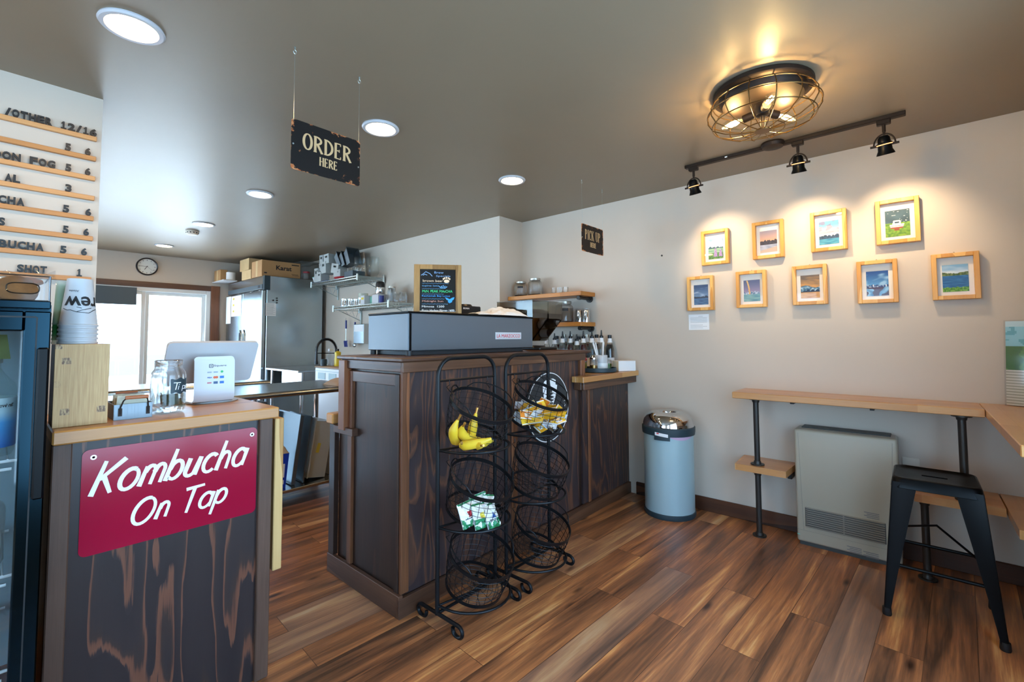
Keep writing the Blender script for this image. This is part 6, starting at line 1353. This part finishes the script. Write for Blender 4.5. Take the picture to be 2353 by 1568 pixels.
def pan(x, y, z, rx, rz, label, w=.16, d=.19, h=.09):
    r = thing('steel_pan', label, 'pan', (x, y, z), 'steel pans tipped on the upper wire shelf'); m = Matrix.Translation((x, y, z)) @ Matrix.Rotation(R(rz), 4, 'Z') @ Matrix.Rotation(R(rx), 4, 'X')
    P = lambda s, zz: [m @ Vector((sx*w/2*s, sy*d/2*s, zz)) for sx, sy in ((-1, -1), (1, -1), (1, 1), (-1, 1))]
    g = G(); A = [[g.b.verts.new(p) for p in P(s, zz)] for s, zz in ((.78, 0), (.96, h), (1.06, h), (1.06, h+.003), (.94, h+.003), (.76, .004))]
    for a, b in zip(A, A[1:]): g.bridge(a, b)
    g.b.faces.new(A[0][::-1]); g.b.faces.new(A[-1]); g.build('pan', 'galv', r)
pan(2.90, 5.50, 2.245, 62, 8, 'tipped steel pan in the middle of the upper wire shelf'); pan(2.92, 5.285, 2.26, 66, 4, 'tipped steel pan leaning against the dark boards', .17, .22, .10); pan(2.91, 5.40, 2.240, 64, 6, 'steel pan nested between the two other tipped pans')
solid(G().obox(Matrix.Translation((3.085, 5.32, 2.20)) @ Matrix.Rotation(R(-8), 4, 'Y') @ Matrix.Diagonal((.02, .24, .34, 1)), .003), 'dark_tray', 'towelbrown', 'brown tray standing upright at the back of the upper wire shelf', 'tray')
r = thing('glass_rack', 'small dark basket of glasses on the upper wire shelf', 'basket', (2.87, 5.08, Z1)); g = G(); x0, x1, y0, y1 = 2.80, 2.96, 5.00, 5.20
for a in ((x0, x1, y0, y0+.004), (x0, x1, y1-.004, y1), (x0, x0+.004, y0, y1), (x1-.004, x1, y0, y1)): g.box(*a, Z1, Z1+.075)
g.box(x0, x1, y0, y1, Z1, Z1+.004); g.build('basket', 'panelblue', r)
for i, (x, y) in enumerate(((2.84, 5.16), (2.84, 5.10), (2.84, 5.04), (2.91, 5.16), (2.91, 5.10), (2.91, 5.04))): cup_glass(x, y, Z1+.0045, 'small glass in the dark basket, %s' % ['front row left', 'front row middle', 'front row right', 'back row left', 'back row middle', 'back row right'][i], .026, .115, 'glasses in the dark basket')
for i, (x, y) in enumerate(((2.915, 5.03), (3.03, 4.935))): r = thing('upturned_jar', ['left of the two big upturned glass jars on the upper wire shelf', 'right of the two big upturned glass jars on the upper wire shelf'][i], 'jar', (x, y, Z1), 'big glass jars on the upper wire shelf'); G().lathe([(.054, .002), (.056, .02), (.052, .03), (.070, .055), (.074, .075), (.074, .235), (.068, .252), (.0005, .256)], (x, y, Z1), 30).build('jar', 'thinglass', r)
Z2 = 1.664
for i, (x, y, rr, h) in enumerate(((2.90, 5.36, .048, .105), (2.93, 5.26, .046, .10), (2.96, 5.18, .044, .095), (2.92, 5.00, .042, .098), (2.95, 4.93, .042, .10))): 
    r = thing('steel_pitcher', ['leftmost steel pitcher on the lower wire shelf', 'second steel pitcher from the left on the lower wire shelf', 'third steel pitcher from the left on the lower wire shelf', 'steel pitcher just left of the spice box on the lower wire shelf', 'steel pitcher touching the spice box on the lower wire shelf'][i], 'pitcher', (x, y, Z2), 'steel pitchers on the lower wire shelf')
    G().lathe([(.0005, 0), (rr, 0), (rr*1.03, h*.3), (rr*.9, h*.8), (rr*.95, h), (rr*.90, h), (rr*.85, h*.8), (rr*.95, h*.3), (.0005, .006)], (x, y, Z2), 24).build('body', 'chrome', r); G().tube([(x-rr*.9*.6, y-rr*.7, Z2+h*.85), (x-rr*1.3*.6, y-rr*1.35, Z2+h*.75), (x-rr*1.3*.6, y-rr*1.35, Z2+h*.4), (x-rr*.9*.6, y-rr*.75, Z2+h*.25)], .0035, 6).build('handle', 'chrome', r)
solid(G().lathe([(.0005, 0), (.052, 0), (.060, .165), (.058, .165), (.05, .004), (.0005, .004)], (3.0, 5.10, Z2), 28), 'measuring_tub', 'clearcup', 'tall frosted tub on the lower wire shelf behind the steel pitchers', 'tub')
r = thing('spice_box', 'small white tiered box with a yellow label on the lower wire shelf', 'box', (2.88, 4.86, Z2)); G().box(2.85, 2.93, 4.82, 4.90, Z2, Z2+.115, .003).build('box', 'white', r); G().box(2.849, 2.851, 4.835, 4.885, Z2+.065, Z2+.09).build('yellow_label', 'yellow', r)
solid(G().box(2.92, 3.06, 4.76, 4.815, Z2, Z2+.105, .004), 'teal_tub', 'teal', 'teal topped tub left of the blender base on the lower wire shelf', 'tub')
r = thing('blender', 'white blender base with a black topped steel jug on the lower wire shelf', 'blender', (2.96, 4.66, Z2)); G().box(2.89, 3.03, 4.59, 4.73, Z2, Z2+.12, .012).build('base', 'white', r); G().lathe([(.040, .12), (.048, .135), (.052, .20), (.050, .205), (.0005, .205)], (2.96, 4.66, Z2), 24).build('jug', 'chrome', r); G().lathe([(.053, .203), (.053, .235), (.044, .265), (.02, .275), (.0005, .276)], (2.96, 4.66, Z2), 24).build('top', 'blackpl', r)
solid(G().cyl((2.90, 4.54, Z2), (2.90, 4.54, Z2+.095), .028, n=20), 'blue_tin', 'bluesyn', 'dark blue tin right of the blender on the lower wire shelf', 'tin')
solid(G().prism([(2.98, 4.60, Z2), (2.98, 4.49, Z2), (2.98, 4.47, Z2+.20), (2.98, 4.50, Z2+.21)], (.06, 0, 0)), 'scoop', 'white', 'white scoop leaning beside the blender', 'scoop')
for i, (x, y, rr, h) in enumerate(((2.96, 4.44, .050, .19), (2.97, 4.33, .046, .125), (2.98, 4.26-.0, .046, .12))):
    y = (4.43, 4.33, 4.235)[i]; r = thing('canning_jar', ['tallest glass jar with a tin lid at the right of the lower wire shelf', 'short glass jar in the middle at the right of the lower wire shelf', 'short glass jar at the right end of the lower wire shelf'][i], 'jar', (x, y, Z2), 'glass jars on the lower wire shelf'); mason(G(), x, y, Z2, rr*.92, h).build('jar', 'glass', r)
    if i == 0: G().lathe([(rr*.8, h*.93), (rr*.8, h*1.02), (.0005, h*1.03)], (x, y, Z2), 22).build('lid', 'jarlid', r)
# hanging utensils, towel dispenser
for i, (y, z0, nm, lb) in enumerate(((5.69, 1.515, 'turner', 'blue handled turner hanging under the lower wire shelf'), (5.46, 1.485, 'serving_fork', 'blue handled slotted spoon hanging right of the turner'))):
    r = thing('kitchen_'+nm if nm == 'turner' else 'slotted_spoon', lb, 'utensil', (3.10, y, z0-.34)); G().tube([(3.10, y, z0+.03), (3.10, y+.012, z0+.018), (3.10, y, z0)], .003, 6).build('hook', 'wire', r); G().cyl((3.10, y, z0-.11), (3.10, y, z0), .011, n=12).build('handle', 'bluesyn', r); G().cyl((3.10, y, z0-.28), (3.10, y, z0-.11), .004, n=8).build('shaft', 'wire', r)
    g = G()
    if i == 0:
        for k in range(5): g.obox(Matrix.Translation((3.097, y-.036+.018*k, z0-.315)) @ Matrix.Rotation(R(-14), 4, 'X') @ Matrix.Diagonal((.004, .011, .080, 1)))
        g.box(3.095, 3.099, y-.045, y+.045, z0-.282, z0-.272)
    else: g.ball((3.095, y, z0-.30), .040, (.4, 1, .7), 16)
    g.build('blade' if i == 0 else 'bowl', 'bluesyn' if i == 0 else 'steel', r)
r = thing('towel_dispenser', 'stainless paper towel dispenser on the kitchen wall', 'dispenser', (3.10, 5.3, 1.2)); G().box(3.055, XK-.001, 5.17, 5.42, 1.205, 1.455, .006).build('housing', 'steel', r); G().box(3.0535, 3.0555, 5.19, 5.40, 1.36, 1.445).build('front_plate', 'paper', r)
# prep table with undershelf
def prep_table(x0, x1, y0, y1, z, label, casters, grp='stainless prep tables'):
    r = thing('prep_table', label, 'table', ((x0+x1)/2, (y0+y1)/2, 0), grp)
    G().box(x0, x1, y0+.012, y1, z-.026, z, .003).build('top', 'steelx', r)
    G().cyl((x0, y0+.014, z-.019), (x1, y0+.014, z-.019), .021, n=20).build('rolled_edge', 'steelx', r)
    for x in (x0+.09, x1-.09):
        for y in (y0+.09, y1-.09):
            lg = G().cyl((x, y, .105), (x, y, z-.027), .0205, n=18).build('leg', 'chrome', r)
            if casters:
                G().box(x-.018, x+.018, y-.018, y+.018, .07, .105, .002).cyl((x-.012, y, .036), (x+.012, y, .036), .036, n=20).build('caster', 'blackpl', lg)
            else: G().lathe([(.0005, 0), (.024, .0), (.022, .02), (.016, .105)], (x, y, 0), 14).build('foot', 'chrome', lg)
    G().box(x0+.07, x1-.07, y0+.07, y1-.07, .128, .150, .003).build('undershelf', 'steelx', r)
prep_table(.35, 2.045, 3.455, 4.195, .885, 'stainless prep table behind the order counter', True); prep_table(.30, 1.625, 4.29, 4.80, .902, 'second stainless table behind the first one, with a rounded corner', False)
# sink unit and drain
r = thing('sink_unit', 'stainless sink unit in front of the fridge', 'sink', (2.73, 5.8, 0))
G().box(2.325, XK-.005, 5.342, 6.33, .875, .902, .004).box(2.43, 2.85, 5.48, 6.05, .60, .875).build('basin', 'steelx', r)
for x, y in ((2.40, 5.40), (3.10, 5.40), (2.40, 6.27), (3.10, 6.27)): G().cyl((x, y, 0), (x, y, .874), .020, n=16).build('leg', 'chrome', r)
G().tube([(2.60, 5.45, .60), (2.60, 5.45, .50), (2.60, 5.45, .44), (2.72, 5.45, .30), (2.80, 5.45, .26)], .024, 12).build('drain_hose', 'hose', r); G().cyl((2.60, 5.45, .52), (2.60, 5.45, .56), .034, n=16).build('drain_collar', 'white', r)
def faucet(bx, by):
    r = thing('sprayer_faucet', 'black spring sprayer faucet standing at the sink', 'faucet', (bx, by, .9)); G().cyl((bx, by, .903), (bx, by, 1.12), .012, n=14).cyl((bx, by, .903), (bx, by, .94), .024, n=18).build('riser', 'blacksat', r)
    A = [(bx-.125+.125*math.cos(R(a)), by, 1.12+.145*math.sin(R(a))) for a in range(0, 181, 12)]
    G().tube([(bx, by, 1.10)]+A+[(bx-.25, by, 1.10)], .011, 10).build('hose', 'blackpl', r); g = G(); P = []
    for i in range(181): a = R(i); c = Vector((bx-.125+.125*math.cos(a), by, 1.12+.145*math.sin(a))); n = Vector((math.cos(a), 0, math.sin(a))); t = i*.95; P.append(c+n*(.017*math.cos(t))+Vector((0, 1, 0))*(.017*math.sin(t)))
    g.tube(P, .0026, 5); g.build('spring', 'blacksat', r)
    G().lathe([(.0005, 0), (.020, .0), (.022, .02), (.015, .05), (.013, .14)], (bx-.25, by, .962), 16).build('spray_head', 'blackpl', r); G().cyl((bx, by, 1.09), (bx-.25, by, 1.095), .0055, n=10).build('support_arm', 'blacksat', r)
faucet(2.83, 5.43)
M['labelgrey'] = pbr('grey_label', '#8fa7ad', .5)
# white undercounter unit with two labels
r = thing('undercounter_unit', 'white undercounter appliance with two grey labels beside the sink', 'appliance', (2.74, 4.6, 0)); G().box(2.35, XK-.01, 4.25, 4.97, .03, .955, .006).build('cabinet', 'white', r); G().box(2.345, XK-.008, 4.245, 4.975, .955, .970, .003).build('top', 'towelbrown', r)
for x in (2.39, 3.08):
    for y in (4.29, 4.93): G().cyl((x, y, 0), (x, y, .03), .018, n=12).build('foot', 'blackpl', r)
G().box(2.3475, 2.3495, 4.25, 4.97, .918, .924).build('panel_joint', 'labelgrey', r)
for a in ((4.735, 4.90, .835, .905), (4.50, 4.66, .835, .905)): G().box(2.3475, 2.3495, a[0], a[1], a[2], a[3]).build('label', 'labelgrey', r)
r = thing('soap_bottle', 'yellow soap bottle with a dark pump on the white appliance', 'bottle', (2.49, 4.74, .970)); G().lathe([(.0005, .0), (.034, .0), (.036, .01), (.036, .075), (.03, .10), (.034, .15), (.012, .165)], (2.49, 4.74, .9705), 22).build('bottle', 'yellow', r); G().lathe([(.036, .080), (.0315, .10), (.0345, .145), (.036, .09)], (2.49, 4.74, .9705), 22).build('clear_shoulder', 'clearcup', r) if False else None; G().lathe([(.012, .165), (.014, .185), (.0005, .19)], (2.49, 4.74, .9705), 14).build('pump', 'blackpl', r)
r = thing('spray_bottle', 'clear spray bottle left of the yellow soap', 'bottle', (2.43, 4.80, .970)); G().lathe([(.0005, 0), (.03, 0), (.031, .01), (.031, .10), (.012, .14), (.012, .16)], (2.43, 4.80, .9705), 20).build('bottle', 'clearpl', r); G().box(2.415, 2.455, 4.785, 4.815, 1.131, 1.161, .004).build('trigger', 'white', r)
r = thing('small_dark_crock', 'dark crock left of the spray bottle on the white appliance', 'crock', (2.42, 4.91, .970)); G().lathe([(.0005, 0), (.035, 0), (.038, .05), (.034, .075), (.0005, .075)], (2.42, 4.91, .9705), 20).build('pot', 'slate', r)

# steel gooseneck tap behind the bar
r = thing('bar_tap', 'thin chrome tap pipe standing behind the left end of the bar', 'tap', (1.80, 2.95, .9)); G().tube([(1.62, 2.60, 1.0), (1.62, 2.60, 1.215), (1.63, 2.60, 1.235), (1.66, 2.60, 1.242), (1.80, 2.60, 1.225)], .007, 10).build('pipe', 'chrome', r); G().box(1.58, 2.0, 2.48, 2.93, .86, 1.0, .003).build('housing', 'steelx', r)
# brown cloth on the table end
def clo(u, v): s = math.sin(PI*u)**.5*math.sin(PI*v)**.5; return (1.84+.20*u, 3.50+.26*v, .8865+.055*s+.006*math.sin(14*u+6*v)*s)
solid(G().surf(clo, 24, 18), 'folded_cloth', 'towelbrown', 'folded brown cloth on the right end of the prep table', 'cloth', None, 80)
# things on the undershelf
M['sticky'] = pbr('yellow_sticker', '#c9bb4c', .6)
ZU = .1505
def leaning_tray(yc, x, w, h, dep, ang, label, mat, name, rim=.012, grp='trays leaning under the prep table'):
    """a rimmed tray leaning, its open side to the left"""
    r = thing(name, label, 'tray', (x, yc, ZU), grp); m = Matrix.Translation((x, yc, ZU+.004)) @ Matrix.Rotation(R(ang), 4, 'Y')
    g = G(); t = .003
    def b(x0, x1, y0, y1, z0, z1, q=0): g.obox(m @ Matrix.Translation(((x0+x1)/2, (y0+y1)/2, (z0+z1)/2)) @ Matrix.Diagonal((x1-x0, y1-y0, z1-z0, 1)), q)
    b(0, t, -w/2, w/2, .0, h); b(-dep, 0, -w/2, -w/2+t, 0, h); b(-dep, 0, w/2-t, w/2, 0, h); b(-dep, 0, -w/2, w/2, 0, t); b(-dep, 0, -w/2, w/2, h-t, h)
    for a in ((-w/2-rim, -w/2, -rim, h+rim), (w/2, w/2+rim, -rim, h+rim)): b(-dep-t, -dep+.003, a[0], a[1], a[2]+rim, a[3]) 
    b(-dep-t, -dep+.003, -w/2, w/2, h, h+rim); g.build('tray', mat, r); return r
leaning_tray(3.80, 1.555, .40, .52, .025, 7, 'steel sheet tray leaning in front under the prep table', 'galv', 'sheet_tray', .008); leaning_tray(3.79, 1.625, .38, .50, .010, 7, 'second sheet tray leaning behind the first one', 'galv', 'sheet_tray', .008)
tb = leaning_tray(3.80, 1.80, .36, .44, .15, 9, 'grey plastic tub standing on edge with a yellow sticker', 'tub', 'plastic_tub', .022, 'plastic tubs under the prep table')
m = Matrix.Translation((1.80, 3.80, ZU+.004)) @ Matrix.Rotation(R(9), 4, 'Y'); G().obox(m @ Matrix.Translation((-.09, -.1815, .23)) @ Matrix.Rotation(R(6), 4, 'Y') @ Matrix.Diagonal((.026, .0008, .075, 1))).build('yellow_sticker', 'sticky', tb)
def carton_salt(x, y):
    r = thing('blue_carton', 'royal blue carton with a crumpled tan top under the prep table', 'carton', (x, y, ZU)); w, d, h = .115, .13, .255; m = Matrix.Translation((x, y, ZU+.001)) @ Matrix.Rotation(R(3), 4, 'Y')
    g = G(); A = [[g.b.verts.new(m @ Vector((sx*w/2*s, sy*d/2*s, zz))) for sx, sy in ((-1, -1), (1, -1), (1, 1), (-1, 1))] for s, zz in ((.92, 0), (1.05, h))]; g.bridge(*A); g.b.faces.new(A[0][::-1]); g.b.faces.new(A[1]); g.build('carton', 'bluecart', r)
    def tp(u, v): return m @ Vector(((u-.5)*w*1.08, (v-.5)*d*1.08, h+.001+.075*math.sin(PI*u)**.7*math.sin(PI*v)**.7+.012*math.sin(19*u)*math.sin(13*v)*math.sin(PI*u)*math.sin(PI*v)))
    G().surf(tp, 20, 16).build('paper_top', 'blind', r)
    g = G()
    for zz, hh in ((.13, .10), (.045, .03)): g.obox(m @ Matrix.Translation((.004, -d/2*1.0-.003+(-.001 if zz > .1 else .001), zz)) @ Matrix.Diagonal((.06, .003, hh, 1)))
    g.build('label', 'paper', r)
carton_salt(1.435, 3.66)
r = thing('cardboard_bin', 'plain tan carton standing right of the plastic tub', 'box', (1.92, 3.86, ZU)); G().box(1.86, 1.955, 3.66, 4.08, ZU, ZU+.26, .003).build('carton', 'blind', r); G().box(1.855, 1.958, 3.655, 4.085, ZU+.26, ZU+.268).build('lid', 'white', r)
solid(G().box(.74, .84, 3.60, 3.80, .8855, .985, .004), 'dark_caddy', 'panelblue', 'dark caddy on the prep table behind the tip jar', 'caddy')
solid(G().ball((.945, 3.64, .922), .036, (1, 1, .95), 18), 'green_apple', 'lime', 'yellow green fruit on the prep table between the jar and the terminal', 'fruit')
# things under and behind: dark equipment at the sink
solid(G().box(1.45, 1.95, 5.2, 5.75, .001, .60, .01), 'low_cabinet', 'charcoal', 'dark low cabinet standing in the shade behind the steel tables', 'cabinet')
